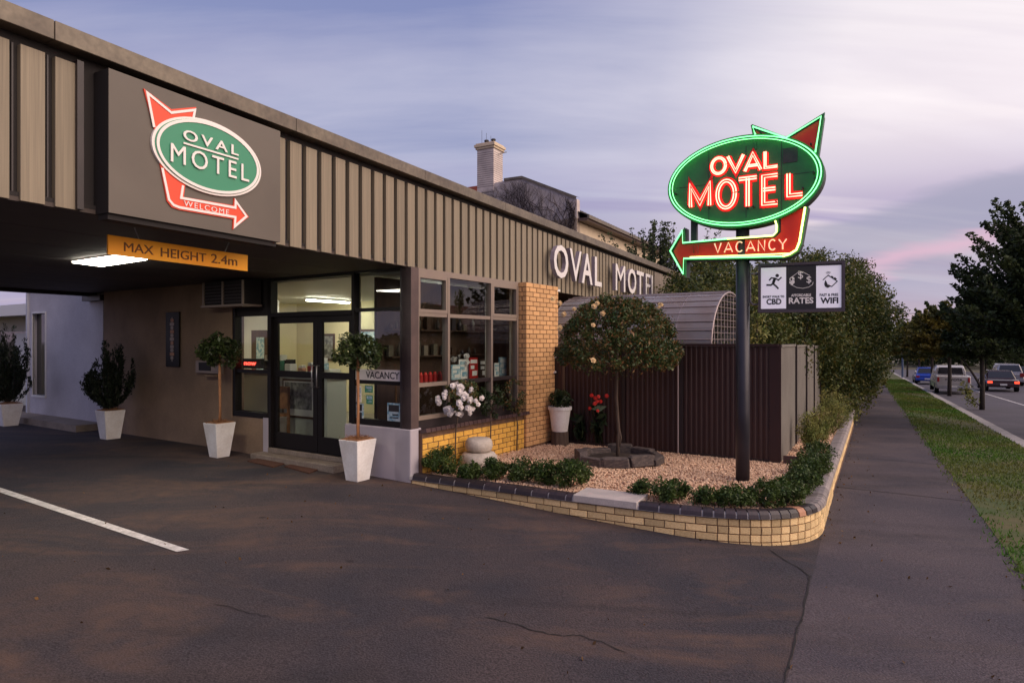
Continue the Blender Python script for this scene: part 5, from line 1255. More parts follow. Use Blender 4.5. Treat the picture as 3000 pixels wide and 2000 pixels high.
# ================================================================== GRASS
GN = 60000
tt = 5+70*RNG.uniform(0, 1, GN)**1.9; nn_ = RNG.uniform(1.28, 3.31, GN); nn_ += np.where(nn_ < 1.45, RNG.normal(0, .05, GN), 0)
dens = np.sin(nn_*2.1+tt*.7)+np.sin(tt*.37+1.3)+RNG.normal(0, .8, GN); k_ = dens > -1.0; tt = tt[k_]; nn_ = nn_[k_]; n = len(tt)
bx_ = nn_*SN[0]+tt*SE[0]; by_ = nn_*SN[1]+tt*SE[1]; bz_ = np.array([G(a, b) for a, b in zip(nn_, tt)])
h_ = RNG.uniform(.02, .055, n)*(1+.012*tt); w_ = RNG.uniform(.004, .009, n)*(1+.06*tt); an = RNG.uniform(0, PI, n); lx = RNG.normal(0, .02, n); ly = RNG.normal(0, .02, n)
V = np.empty((n, 3, 3)); V[:, 0] = np.column_stack([bx_-np.cos(an)*w_, by_-np.sin(an)*w_, bz_]); V[:, 1] = np.column_stack([bx_+np.cos(an)*w_, by_+np.sin(an)*w_, bz_]); V[:, 2] = np.column_stack([bx_+lx, by_+ly, bz_+h_])
me = bpy.data.meshes.new('grass'); me.vertices.add(3*n); me.loops.add(3*n); me.polygons.add(n); me.vertices.foreach_set('co', V.ravel().astype(np.float32)); me.loops.foreach_set('vertex_index', np.arange(3*n, dtype=np.int32)); me.polygons.foreach_set('loop_start', np.arange(0, 3*n, 3, dtype=np.int32))
at = me.attributes.new('leafv', 'FLOAT', 'FACE'); at.data.foreach_set('value', RNG.uniform(0, 1, n).astype(np.float32)); me.materials.append(M['grass']); me.update(calc_edges=True)
o = bpy.data.objects.new('grass', me); COL.objects.link(o); tag(o, 'short patchy grass on the strip between the footpath and the kerb', 'grass', kind='stuff')
LP = []
for q in range(520):
    if q < 170: a_, b_ = RNG.normal(1.33, .12), RNG.uniform(4.5, 30)
    elif q < 330: a_, b_ = RNG.uniform(-9, 1.3), RNG.uniform(1.5, 8)
    elif q < 430: sw = RNG.uniform(0, WLEN); p_, d_, n__ = wall_at(sw); u_ = p_+n__*abs(RNG.normal(0, .10)); LP.append((u_[0], u_[1], GXY(*u_)+.012)); continue
    else: a_, b_ = RNG.uniform(-.4, .1), RNG.uniform(8, 30)
    x, y = xy_of(a_, b_)
    if a_ < -.5 and FD.m @ (np.array([x, y])-FD.o) < .1: continue
    LP.append((x, y, G(a_, b_)+.012))
M['litter'] = leafmat('dry leaf', (.16, .085, .03), (.09, .05, .022), .8, 9)
o = leaves('leaf_litter', LP, .030, M['litter'], asp=.6); tag(o, 'scattered dry leaves on the asphalt and along the wall foot', 'leaves', kind='stuff')
# ================================================================== TREES
def tree(name, x, y, zb, zc, r, rz_, label, cat, group, m, n=14000, lf=.16, trunk=.14, k=60, kr=.5, bm_='bark2', shell=.55, zmin=None, limbs=9, up=.15, lobes=None, low=0):
    T = thing(name, (x, y, zb), label, cat, group)
    mb = MB(); zt = zc-rz_*.55
    mb.tube([(x, y, zb-.1), (x+.03, y, zb+(zt-zb)*.5), (x, y, zt), (x+.05, y, zc+rz_*.5)], [trunk, trunk*.82, trunk*.7, trunk*.2], 8)
    for i in range(limbs):
        a_ = 2.4*i; ro = r*random.uniform(.5, .85); z0_ = zt-(zt-zb)*.12*(i % 3)
        mb.tube([(x, y, z0_), (x+ro*.5*math.cos(a_), y+ro*.5*math.sin(a_), z0_+rz_*.5), (x+ro*math.cos(a_), y+ro*math.sin(a_), zc+rz_*random.uniform(-.1, .7))], [trunk*.42, trunk*.25, trunk*.06], 5)
    mb.build('trunk', M[bm_], T, smooth=True)
    if lobes is None: P = clumps((x, y, zc), (r*.88, r*.88, rz_*.9), k, kr, n, shell, zmin)
    else:
        P = np.vstack([clumps((x+a, y+b, zc+c), (q, q, q*.95), max(6, int(k*q/r)), kr, int(n/len(lobes)), shell, zmin) for a, b, c, q in lobes])
    P = np.vstack([P, blob((x, y, zc), (r*.6, r*.6, rz_*.6), n//8, .1)])
    leaves('crown', P, lf, M[m], T, up=up, asp=.55); return T
# hedge trees along the footpath
HT = [(-2.7, 15.6, 3.55, 1.35), (-1.9, 20.5, 4.75, 1.7), (-3.9, 19.5, 4.6, 1.7), (-1.45, 24.5, 5.3, 1.9), (-1.3, 29, 6.0, 2.1), (-1.1, 34.5, 6.6, 2.3), (-1.2, 41, 6.6, 2.1), (-1.5, 49, 5.4, 2.1)]
HL = ['creeper covered tree rising directly behind the sign pole and grey fence', 'wide creeper covered tree just past the end of the grey fence', 'creeper covered tree behind the info sign', 'tall hedge tree leaning over the start of the narrow footpath', 'tallest hedge tree with a ragged top over the footpath', 'hedge tree overhanging the footpath where the lawn brightens', 'dark hedge tree farther along the footpath', 'last hedge tree before the parked black car']
for i, ((n_, t__, zt, r), lab) in enumerate(zip(HT, HL)):
    zt -= .35+.1*i; n_ -= .12
    x, y = xy_of(n_, t__); zb = G(max(n_, -1), t__); H = zt-zb
    lob = [(0, 0, H*.22, r*.9), (RNG.normal()*.4, RNG.normal()*.4, -H*.02, r*1.0), (RNG.normal()*.3, RNG.normal()*.3, -H*.28, r*.92), (r*.25*SN[0], r*.25*SN[1], H*.08, r*.9)]
    lob = [(a, b, c, q) for a, b, c, q in lob]
    s_ = y/16
    tree('hedge_tree', x, y, zb, zb+H*.52, r, H*.48, lab, 'tree', 'hedge trees beside the footpath', 'leafvine', n=30000, lf=.080*s_**.5, trunk=.09, k=95, kr=.36, shell=.88, zmin=zb+.05, lobes=lob, up=-.1)
# shrubs behind the motel
tree('garden_tree', 6.3, 20.5, 0, 2.9, 1.9, 1.5, 'dark bushy tree behind the polycarbonate canopy', 'tree', None, 'leaftree', n=12000, lf=.10, trunk=.1, k=60, kr=.35, shell=.6)
tree('garden_tree', 5.9, 24.0, 0, 3.3, 1.6, 1.2, 'dark leafy tree at the far end of the brown roof edge', 'tree', None, 'leaftree', n=9000, lf=.11, trunk=.1, k=50, kr=.35, shell=.55)
tree('garden_tree', 8.2, 25.5, 0, 3.6, 2.2, 1.9, 'dark tree seen under the neon arrow', 'tree', None, 'leafvine', n=12000, lf=.12, trunk=.1, k=60, kr=.4, shell=.6)
T = thing('sparse_tree', (6.6, 29, 0), 'sparse twiggy tree with upright shoots against the sky left of the neon arrow', 'tree'); mb = MB(); P = []
for k in range(85):
    an = RNG.uniform(0, 2*PI); out = RNG.uniform(.2, 2.9); hh = 7.5-1.0*out/2.5*RNG.uniform(.3, 1.6)-RNG.uniform(0, 1.4); b0_ = np.array([6.6, 29, 2.6]); tip = np.array([6.6+out*math.cos(an), 29+out*math.sin(an), hh]); md = (b0_+tip)/2+np.array([math.cos(an), math.sin(an), 0])*.35
    pts = [b0_*(1-q)**2+2*md*q*(1-q)+tip*q*q for q in np.linspace(0, 1, 7)]; mb.tube(pts, list(np.linspace(.035, .008, 7)), 4)
    for q in np.linspace(.35, 1, 12):
        c = b0_*(1-q)**2+2*md*q*(1-q)+tip*q*q; P.append(blob(c, (.17, .17, .15), 11, 0))
mb.tube([(6.6, 29, -.1), (6.6, 29, 2.7)], [.14, .1], 8); mb.build('trunk', M['bark2'], T); leaves('crown', np.vstack(P), .12, M['leaftree'], T, asp=.6)
# street trees in the road edge
def street_tree(n_, t__, zt, zbot, r, label, m='leaftree', n=16000, lf=.13, trunk=.12, kr=.42, k=90, shell=.5):
    x, y = xy_of(n_, t__); zb = road_z(n_, t__); T = tree('street_tree', x, y, zb, (zt+zbot)/2, r, (zt-zbot)/2, label, 'tree', 'street trees planted at the road edge', m, n=n, lf=lf, trunk=trunk, k=k, kr=kr, shell=shell, up=.3); return x, y, zb
def shoot_tree(n_, t__, zt, zbot, r, label, m, ns, per, lf, trunk=.12):
    x, y = xy_of(n_, t__); zb = road_z(n_, t__); T = thing('street_tree', (x, y, zb), label, 'tree', 'street trees planted at the road edge')
    mb = MB(); z0 = zbot+.25*(zt-zbot)*.3; P = []; D = []
    mb.tube([(x, y, zb-.1), (x+.02, y, (zb+z0)/2), (x, y, z0), (x+.04, y, z0+(zt-z0)*.55), (x, y, zt-.3)], [trunk, trunk*.85, trunk*.75, trunk*.4, trunk*.1], 8)
    for k in range(ns):
        f = RNG.uniform(0, 1)**.95; an = k*2.39996; st = np.array([x, y, z0+(zt-z0)*f*.62]); R_ = r*(1-.60*f)*(.8+.2*min(1, f*4))*RNG.uniform(.62, 1.05)
        rise = (zt-z0)*RNG.uniform(.18, .36)*(1 if RNG.uniform() > .25 else .1); sag = -.35*(1-f) if RNG.uniform() < .3 else 0
        tip = st+np.array([R_*math.cos(an), R_*math.sin(an), rise+sag]); md = (st+tip)/2+np.array([math.cos(an), math.sin(an), 0])*R_*.18
        q_ = np.linspace(0, 1, 6); pts = [st*(1-q)**2+2*md*q*(1-q)+tip*q*q for q in q_]; mb.tube(pts, list(np.linspace(trunk*.28, .008, 6)), 4)
        dr = (tip-st)/np.linalg.norm(tip-st)
        for q in np.linspace(.22, 1.03, 11):
            c = st*(1-q)**2+2*md*q*(1-q)+tip*q*q; w_ = .33*(1.15-q*.75); n = int(per*(1.2-q*.6)); P.append(blob(c, (w_, w_, w_*.8), n, 0)); D.append(np.repeat([dr], n, 0))
    mb.build('trunk', M['bark2'], T, smooth=True); leaves('crown', np.vstack(P), lf, M[m], T, asp=.55, dirs=np.vstack(D)*.4); return x, y, zb
shoot_tree(4.75, 24.6, 6.6, 1.1, 3.5, 'largest dark street tree filling the right edge of the view', 'leaftree', 210, 30, .13)
x, y, zb = shoot_tree(4.45, 35, 4.1, .95, 2.1, 'low crowned street tree with a side shoot and suckers at its base', 'leaftree', 110, 24, .15, .11)
T = thing('root_suckers', (x-.6, y, zb), 'leafy suckers at the foot of the low crowned street tree', 'shrub'); leaves('foliage', np.vstack([blob((x-.45-.2*j*.5, y, zb+.35+.22*j), (.3, .3, .3), 60, 0) for j in range(4)]), .12, M['leafolive'], T)
mb = MB(); mb.tube([(x, y, zb+.1), (x-.5, y, zb+.5), (x-.7, y, zb+1.1)], [.03, .02, .01], 5); mb.tube([(x, y, zb+.9), (x-.35, y, zb+1.5), (x-.9, y, zb+2.3)], [.06, .05, .03], 5); mb.build('stems', M['bark2'], T)
shoot_tree(4.35, 46.8, 4.6, .9, 2.8, 'golden topped street tree behind the white utility vehicle', 'leafgold', 120, 18, .2)
shoot_tree(4.3, 58, 4.9, .6, 2.8, 'golden green street tree standing over the blue car', 'leafgold', 100, 16, .24)
street_tree(4.3, 72, 4.2, .3, 2.6, 'smaller green street tree beyond the blue car', 'leafgold', n=8000, lf=.26, kr=.6)
street_tree(4.3, 92, 4.2, -.2, 2.8, 'faraway golden tree near the end of the kerb', 'leafgold', n=6000, lf=.32, kr=.6)
k = 0
far_lab = ['dark tree across the road behind the dark red car', 'dark tree across the road behind the silver wagon', 'third dark tree across the road', 'tree across the road far down the street', 'tree across the road nearly at the street end', 'most distant tree across the road']
for t__, n_, zt, r in ((62, 17.5, 5.5, 3.6), (74, 17, 6, 3.8), (88, 17, 5.5, 4), (104, 16.5, 5, 4), (122, 16, 4.5, 4.2), (142, 15, 4, 4.5)):
    x, y = xy_of(n_, t__); zb = road_z(9.6, t__)+.1; tree('far_street_tree', x, y, zb, (zt+zb)/2+.6, r, (zt-zb)/2-.3, far_lab[k], 'tree', 'trees across the road', 'leaftree', n=6000, lf=.34, trunk=.18, k=60, kr=.75, shell=.5); k += 1
P = []
for i in range(70):
    n_ = RNG.uniform(-40, 60); t__ = RNG.uniform(165, 200); x, y = xy_of(n_, t__); P.append(blob((x, y, G(3, 150)+RNG.uniform(2, 5)), (5, 5, RNG.uniform(2.5, 4.5)), 500, .5))
o = leaves('tree_belt', np.vstack(P), .9, M['leaftree']); tag(o, 'dark far-off belt of trees closing the end of the street', 'trees', kind='stuff')
x, y = xy_of(-2.5, 120); t = thing('far_house', (x, y, G(0, 120)), 'small white house far down the footpath', 'house'); Fh = Fr((x, y), (SN[0], SN[1]), (-SE[0], -SE[1])); zb = G(0, 120)
MB().box(Fh, -4, 3.2, -6, 0, zb-.2, zb+3).build('wall', M['white'], t); MB().prism(Fh, [(-4.5, zb+3), (3.7, zb+3), (-.4, zb+4.6)], -6.3, .4).build('roof', M['tile'], t)
for a in (-3, -.5, 1.8): box_part('window', Fh, a, a+.9, 0, .05, zb+1, zb+2.2, M['carglass'], t)
x, y = xy_of(3.5, 84.5); zb = G(3.3, 84.5); t = thing('street_pole', (x, y, zb), 'slim street pole with a side arm at the far end of the kerb', 'pole'); mb = MB(); mb.tube([(x, y, zb), (x, y, 5.7)], [.11, .07], 8); mb.build('shaft', M['post'], t); mb = MB(); mb.tube([(x, y, 5.1), (x+2.2, y, 5.15)], .04, 5); mb.build('arm', M['post'], t)
# ================================================================== NEIGHBOURING OLD BUILDING
NWF = Fr((3.4, 34), (-.8773, .48), (-.48, -.8773)); NEF = Fr((3.4, 34), (.48, .8773), (.8773, -.48))
t = thing('old_house', (3.4, 34, 0), 'old two storey house behind the motel with a grey vine covered gable wall', 'house')
pw = lambda px, py: hit(px, py, NWF)
prof = [(.0, 0), pw(1690, 583), pw(1682, 580), pw(1530, 523), pw(1478, 530), pw(1398, 548), (pw(1350, 560)[0], pw(1350, 562)[1]), (pw(1350, 560)[0], 0)]
MB().prism(NWF, prof, -.4, 0).build('gable_wall', M['oldwall'], t)
cp = [pw(1690, 580), pw(1682, 577), pw(1530, 520), pw(1478, 527)]
mb = MB(); mb.ribbon(NWF, cp, .14, -.42, depth=.5); mb.build('parapet_coping', M['cap'], t)
MB().prism(NWF, [pw(1398, 545), pw(1352, 552), (pw(1340, 600)[0], pw(1340, 575)[1]), pw(1398, 575)], -6, .05).build('roof_slope', M['redroof'], t)
zE = 8.62
MB().box(NEF, .0, 16, -3, 0, 0, zE-.15).build('side_wall', M['creamwall'], t)
MB().box(NEF, .1, 16, 0, .55, zE-.30, zE-.15).build('eaves_soffit', M['wood'], t); MB().box(NEF, .1, 16, .55, .66, zE-.20, zE-.02).build('gutter', M['cap'], t)
vs = [NEF.pt(a, b, z) for a in (.1, 16) for b, z in ((.62, zE-.02), (-.5, zE+.42), (-3, zE+.42))]
mb = MB(); mb.add(vs, [(0, 1, 4, 3), (1, 2, 5, 4)]); mb.build('roof_slope', M['tile'], t)
tm = unitbox('ridge_tile', M['tile'], .15)
for i in range(34): inst('ridge_tile', tm, t, NEF.pt(.3+i*.46, -.5, zE+.45), NEF.rot(), (.42, .26, .2), ry=-.06)
for i in range(4): box_part('window', NEF, 1.5+i*3.2, 2.6+i*3.2, .0, .04, 5.2, 7.1, M['carglass'], t)
c0, c1 = pw(1447, 500)[0], pw(1399, 500)[0]; zc0, zc1 = pw(1420, 548)[1], pw(1420, 437)[1]
ch = MB().box(NWF, c0, c1, -1.0, .04, zc0-.3, zc1).build('chimney', M['oldwall'], t)
for k, (e_, h0, h1) in enumerate(((.07, 0, .12), (.13, .12, .26), (.06, .26, .34))): box_part('chimney_cap', NWF, c0-e_, c1+e_, -1.0-e_, .04+e_, zc1+h0, zc1+h1, M['creamwall'], ch)
for a in (.3, .72): mb = MB(); mb.lathe(NWF.pt(c0+(c1-c0)*a, -.5, zc1+.34), [(.12, 0), (.09, .12), (.10, .2), (.15, .26), (.12, .32)], 12); mb.build('chimney_pot', M['tile'], ch, smooth=True)
for a, hh in ((.9, 1.2), (.62, 1.0), (.35, .8)): mb = MB(); mb.tube([NWF.pt(c0+(c1-c0)*a, -.3, zc1+.3), NWF.pt(c0+(c1-c0)*a, -.3, zc1+hh)], .012, 4); mb.build('aerial', M['tile'], ch)
mb = MB(); mb.tube([NWF.pt(c0, -.5, zc1-.25), NWF.pt(c0-.55, -.5, zc1-.2)], .03, 5); mb.build('aerial_arm', M['steel'], ch)
# brick courses on the chimney (thin joints)
for k in range(17): box_part('brick_joint', NWF, c0-.003, c1+.003, -1.003, .045, zc0+.12*k, zc0+.12*k+.018, M['vine'], ch)
vn = thing('bare_creeper', NWF.pt(3, .05, 5), 'leafless creeper stems spreading over the grey gable wall', 'creeper'); mb = MB(); rr = random.Random(5)
def inside(a, z):
    pts = [pw(1690, 583), pw(1530, 523), pw(1478, 530), pw(1398, 560)]; xs_ = [p[0] for p in pts]; zs_ = [p[1] for p in pts]; return .0 < a < xs_[-1] and z < np.interp(a, xs_, zs_)-.05
def grow(a, z, an, r, d):
    pts = [(a, z)]
    for i in range(rr.randint(5, 13)):
        an += rr.uniform(-.35, .35); an = an*.93+.07*1.2; a += .2*math.cos(an); z += .2*math.sin(an)
        if not inside(a, z): break
        pts.append((a, z))
        if d < 3 and rr.random() < .24: grow(a, z, an+rr.choice((-1, 1))*rr.uniform(.4, .9), r*.72, d+1)
    if len(pts) > 1: mb.tube([NWF.pt(p[0], .03+.02*d, p[1]) for p in pts], [r*(1-.6*i/len(pts)) for i in range(len(pts))], 3)
for i in range(30): grow(rr.uniform(.1, 5.6), rr.uniform(5.8, 8.2), rr.uniform(.8, 2.0), .019, 0)
for i in range(14): grow(rr.uniform(.1, 1.0), rr.uniform(6.5, 8.8), rr.uniform(.8, 2.4), .024, 1)
mb.build('stems', M['vine'], vn, fixn=False)
# ================================================================== CARS
def car(n_, t__, paint, label, cat, L_=4.5, W_=1.8, H_=1.45, kind='sedan', lit=False, rot=0, text=None, group=None):
    x, y = xy_of(n_, t__); zb = road_z(n_, t__) if n_ > 3.5 else G(n_, t__)
    ca_ = math.cos(rot); sa_ = math.sin(rot); e = (SN[0]*ca_+SE[0]*sa_, SN[1]*ca_+SE[1]*sa_); m = (-SE[0]*ca_+SN[0]*sa_, -SE[1]*ca_+SN[1]*sa_)
    F = Fr((x, y), e, m)    # a = across, -b = forward from the rear
    T = thing('parked_car' if not lit else 'car', (x, y, zb), label, cat, group or 'cars on the street')
    def loft(secs, name, mt, parent):   # secs: (b, halfw_bottom, halfw_top, z0, z1)
        vs = []; 
        for b, w0, w1, z0_, z1_ in secs: vs += [F.pt(-w0, -b, zb+z0_), F.pt(w0, -b, zb+z0_), F.pt(w0*1.0, -b, zb+(z0_+z1_)*.5), F.pt(w1, -b, zb+z1_), F.pt(-w1, -b, zb+z1_), F.pt(-w0, -b, zb+(z0_+z1_)*.5)]
        fs = []
        for i in range(len(secs)-1):
            for j in range(6): fs.append((6*i+j, 6*i+(j+1) % 6, 6*i+6+(j+1) % 6, 6*i+6+j))
        fs += [tuple(range(5, -1, -1)), tuple(6*(len(secs)-1)+j for j in range(6))]
        mb = MB(); mb.add(vs, fs); return mb.build(name, mt, parent, bevel=.035)
    hw = W_/2
    belt = H_*.60 if kind != 'ute' else H_*.56
    if kind == 'ute':
        body = loft([(0, hw*.96, hw*.95, .42, 1.12), (.1, hw, hw*.98, .36, 1.16), (3.2, hw, hw*.97, .34, 1.18), (4.2, hw, hw*.92, .36, 1.16), (5.0, hw*.93, hw*.85, .42, 1.02)], 'body', paint, T)
        cab = loft([(1.75, hw*.90, hw*.80, 1.14, 1.60), (2.05, hw*.92, hw*.78, 1.14, H_), (3.3, hw*.92, hw*.76, 1.14, H_), (4.0, hw*.9, hw*.74, 1.14, 1.22)], 'cab', paint, T)
        MB().prism(F, [(-hw*.74, zb+1.2), (hw*.74, zb+1.2), (hw*.66, zb+H_-.12), (-hw*.66, zb+H_-.12)], -1.76, -1.70).build('rear_window', M['carglass'], T)
        for s in (-1, 1): box_part('sports_bar', F, s*hw*.80-.04, s*hw*.80+.04, -1.65, -.6, zb+1.14, zb+1.22, M['steel'], T)
        MB().prism(F, [(-hw*.66, zb+.70), (hw*.66, zb+.70), (hw*.66, zb+1.10), (-hw*.66, zb+1.10)], -.02, .02).build('tailgate', paint, T)
    else:
        top = {'sedan': [(.0, .55), (.35, .72)], 'hatch': [(.0, .6), (.2, .7)], 'wagon': [(.0, .6), (.1, .72)]}[kind]
        body = loft([(0, hw*.90, hw*.86, .38, belt*.92), (.18, hw*.97, hw*.93, .30, belt), (L_*.5, hw, hw*.95, .25, belt), (L_*.8, hw*.98, hw*.9, .26, belt*.97), (L_, hw*.86, hw*.75, .34, belt*.72)], 'body', paint, T)
        bs = {'sedan': .75, 'hatch': .25, 'wagon': .12}[kind]
        loft([(bs, hw*.88, hw*.80, belt-.04, belt+.03), (bs+.5 if kind == 'sedan' else bs+.35, hw*.86, hw*.68, belt-.04, H_), (L_*.52, hw*.86, hw*.68, belt-.04, H_), (L_*.72, hw*.86, hw*.8, belt-.04, belt+.02)], 'roof', paint, T)
        sl_ = .5 if kind == 'sedan' else .35
        f0, f1 = .12, .86
        zA, zB_ = belt+.03+(H_-belt-.03)*f0, belt+.03+(H_-belt-.03)*f1; bA, bB = bs+sl_*f0, bs+sl_*f1
        mb = MB(); vs = [F.pt(-hw*.78, -bA+.012, zb+zA), F.pt(hw*.78, -bA+.012, zb+zA), F.pt(hw*.64, -bB+.012, zb+zB_), F.pt(-hw*.64, -bB+.012, zb+zB_)]
        vs += [F.pt(-hw*.78, -bA-.01, zb+zA), F.pt(hw*.78, -bA-.01, zb+zA), F.pt(hw*.64, -bB-.01, zb+zB_), F.pt(-hw*.64, -bB-.01, zb+zB_)]
        mb.hexa(vs[:4], vs[4:]); mb.build('rear_window', M['carglass'], T)
        for s in (-1, 1):
            mb = MB(); b0_, b1_ = bs+sl_+.1, L_*.5; vs = [F.pt(s*(hw*.862), -(b0_-.25), zb+belt+.03), F.pt(s*hw*.862, -L_*.66, zb+belt+.03), F.pt(s*hw*.70, -b1_, zb+H_-.07), F.pt(s*hw*.70, -b0_, zb+H_-.07)]
            mb.hexa(vs, [(v[0]+F.e[0]*.012*s, v[1]+F.e[1]*.012*s, v[2]) for v in vs]); mb.build('side_window', M['carglass'], T)
    for b in (.85, L_-.85):
        for s in (-1, 1):
            wc = F.pt(s*(hw-.10), -b, zb+.33); mb = MB(); ax = np.array([F.e[0], F.e[1], 0]); K = 18; vs = []
            for q, rr_ in ((-.11, .33), (.11, .33)):
                for j in range(K): th = 2*PI*j/K; vs.append((wc[0]+ax[0]*q+F.m[0]*rr_*math.cos(th), wc[1]+ax[1]*q+F.m[1]*rr_*math.cos(th), wc[2]+rr_*math.sin(th)))
            mb.add(vs, [(j, (j+1) % K, K+(j+1) % K, K+j) for j in range(K)]+[tuple(range(K)), tuple(range(2*K-1, K-1, -1))]); wo2 = mb.build('wheel', M['tyre'], T)
            mb = MB(); vs = [(wc[0]+ax[0]*.115*s+F.m[0]*.2*math.cos(2*PI*j/10), wc[1]+ax[1]*.115*s+F.m[1]*.2*math.cos(2*PI*j/10), wc[2]+.2*math.sin(2*PI*j/10)) for j in range(10)]; mb.add(vs, [tuple(range(10))]); mb.build('rim', M['rim'], wo2)
    tz = (.78, 1.06) if kind == 'ute' else ((belt*.68, belt*.86) if kind != 'wagon' else (belt*.7, belt*1.0))
    for s in (-1, 1): box_part('tail_lamp', F, s*hw*.92, s*hw*.64 if kind != 'ute' else s*hw*.80, -.02, .035, zb+tz[0], zb+tz[1], M['tail'] if lit else M['tailoff'], T, .01)
    box_part('bumper', F, -hw*.93, hw*.93, -.1, .07, zb+.36, zb+.56, M['steel'] if kind == 'ute' else paint, T, .02)
    box_part('number_plate', F, -.19, .19, .071, .085, zb+.44, zb+.55, M['plate'], T)
    if text:
        letters(text, F, .021, .03, -hw*.5, hw*.5, zb+.84, zb+1.0, M['printk'], T, bold=.03)
    return T
car(4.75, 48.8, M['carw'], 'white utility pickup with TOYOTA across its tailgate parked behind the street tree', 'pickup', 5.0, 1.85, 1.75, 'ute', text='TOYOTA')
car(4.55, 66, M['carb'], 'bright blue hatchback parked ahead of the white pickup', 'car', 4.2, 1.75, 1.45, 'hatch')
car(7.95, 53.4, M['cark'], 'dark red sedan with lit tail lamps driving away', 'car', 4.6, 1.85, 1.38, 'sedan', True)
car(10.1, 64.8, M['cars'], 'silver wagon on the far lane beyond the dark red sedan', 'car', 4.7, 1.9, 1.75, 'wagon', False)
car(12.1, 72.5, M['carg'], 'dark car with lit tail lamps at the right edge', 'car', 4.6, 1.85, 1.5, 'hatch', True)
car(.6, 78, M['carg'], 'small black car parked at the far end of the footpath', 'car', 4.0, 1.7, 1.4, 'hatch')
# ================================================================== ACROSS THE STREET (seen in the side window)
x, y = xy_of(21, 43); zb = -.6; F = Fr((x, y), (SE[0], SE[1]), (-SN[0], -SN[1]))
t = thing('brick_house', (x, y, zb), 'red roofed house on the far side of the road, mirrored in the side window', 'house')
MB().box(F, -9, 9, -8, 0, zb, zb+3).build('wall', M['oldwall'], t); MB().box(F, -9.8, 9.8, -8.6, .8, zb+3, zb+3.16).build('gutter', M['white'], t)
mb = MB(); q0 = [F.pt(a, b, zb+3.16) for a, b in ((-9.8, -8.6), (9.8, -8.6), (9.8, .8), (-9.8, .8))]; q1 = [F.pt(a, b, zb+5.6) for a, b in ((-5, -4.2), (5, -4.2), (5, -3.6), (-5, -3.6))]; mb.hexa(q0, q1); mb.build('roof', M['redroof'], t)
for a in (-7, -3, 2, 6): wv = box_part('window', F, a, a+1.5, 0, .04, zb+1, zb+2.3, M['carglass'], t)
for i, (n_, t__, zt) in enumerate(((17, 26, 6), (18, 58, 7), (16.5, 10, 6.5), (27, 30, 8))):
    x, y = xy_of(n_, t__); tree('opposite_tree', x, y, -.6, zt-2.4, 2.8, 2.6, ['dark tree opposite the motel, mirrored in the side window', 'dark tree past the red roofed house', 'dark tree opposite the driveway', 'tree behind the red roofed house'][i], 'tree', 'trees opposite the motel', 'leaftree', n=5000, lf=.3, trunk=.16, k=50, kr=.6)
# ================================================================== THINGS ON THE WINDOW SHELF
Fi = FB.off(0, -.30)
shelf = MB().box(FB, B0, B1, -.62, -.125, 1.36, 1.385).build('display_shelf', M['wood'], motel)
rc = bpy.data.meshes.new
for i in range(6):
    a = ha(1232+i*14, Fi); p = Fi.pt(a, 0, 1.385); t = thing('red_tin', p, ['red tin nearest the corner post on the window shelf', 'second red tin from the corner post', 'third red tin from the corner post', 'third red tin from the window mullion', 'second red tin from the window mullion', 'red tin nearest the window mullion on the shelf'][i], 'tin', 'row of red tins on the window shelf'); mb = MB(); mb.lathe(p, [(.038, 0), (.038, .11), (.033, .115)], 12); mb.build('body', M['redcan'], t); mb = MB(); mb.lathe((p[0], p[1], p[2]+.1155), [(.03, 0), (.02, .03), (.022, .035)], 10); mb.build('lid', M['red'], t)
def brochure(px0, px1, py0, py1, m, lab, name='brochure', dd=.0):
    F = Fi.off(0, dd); a0_, a1_ = ha(px0, F), ha(px1, F); z1_ = hit((px0+px1)/2, py0, F)[1]; t = thing(name, F.pt((a0_+a1_)/2, 0, 1.387), lab, 'brochure' if name == 'brochure' else name.replace('_', ' '), 'leaflets on the window shelf')
    MB().prism(F, [(a0_, 1.387), (a1_, 1.387), (a1_, z1_), (a0_, z1_)], -.02, 0).build('cover', m, t)
    mb = MB(); hh = z1_-1.387; ww_ = a1_-a0_
    for u0, u1, v0, v1 in ((.1, .9, .72, .9), (.12, .55, .45, .62), (.3, .9, .12, .36)): mb.box(F, a0_+ww_*u0, a0_+ww_*u1, .001, .003, 1.387+hh*v0, 1.387+hh*v1)
    mb.build('print', M['printw'] if m is not M['printw'] else M['blue'], t)
brochure(1323, 1350, 1068, 1110, M['blue'], 'pale blue leaflet at the left of the middle pane')
brochure(1345, 1374, 1052, 1108, M['printw'], 'white leaflet with a blue picture behind the pale blue one', dd=-.05)
brochure(1376, 1400, 1047, 1106, M['redcan'], 'red and white magazine standing in the middle pane')
brochure(1405, 1430, 1052, 1105, M['wood'], 'dark maroon folder beside the red magazine', dd=-.03)
brochure(1449, 1462, 1063, 1102, M['printw'], 'small white leaflet at the left of the right pane')
brochure(1463, 1485, 1046, 1100, M['blue'], 'tall blue leaflet in the right pane', dd=-.04)
brochure(1486, 1495, 1070, 1098, M['boxdark'], 'little dark leaflet at the end of the right pane')
p = Fi.pt(ha(1365, Fi), -.12, 1.386); t = thing('vase_of_flowers', p, 'white blossoms in a dark vase behind the leaflets', 'vase'); mb = MB(); mb.lathe(p, [(.05, 0), (.07, .1), (.04, .2), (.05, .24)], 14); mb.build('vase', M['wood'], t)
for i in range(9): a_ = i*2.4; inst('bloom', BLW, t, (p[0]+.11*math.cos(a_)*(1+.3*(i % 2)), p[1]+.11*math.sin(a_), p[2]+.27+.05*(i % 3)), a_, (1.3,)*3, rx=1.2)
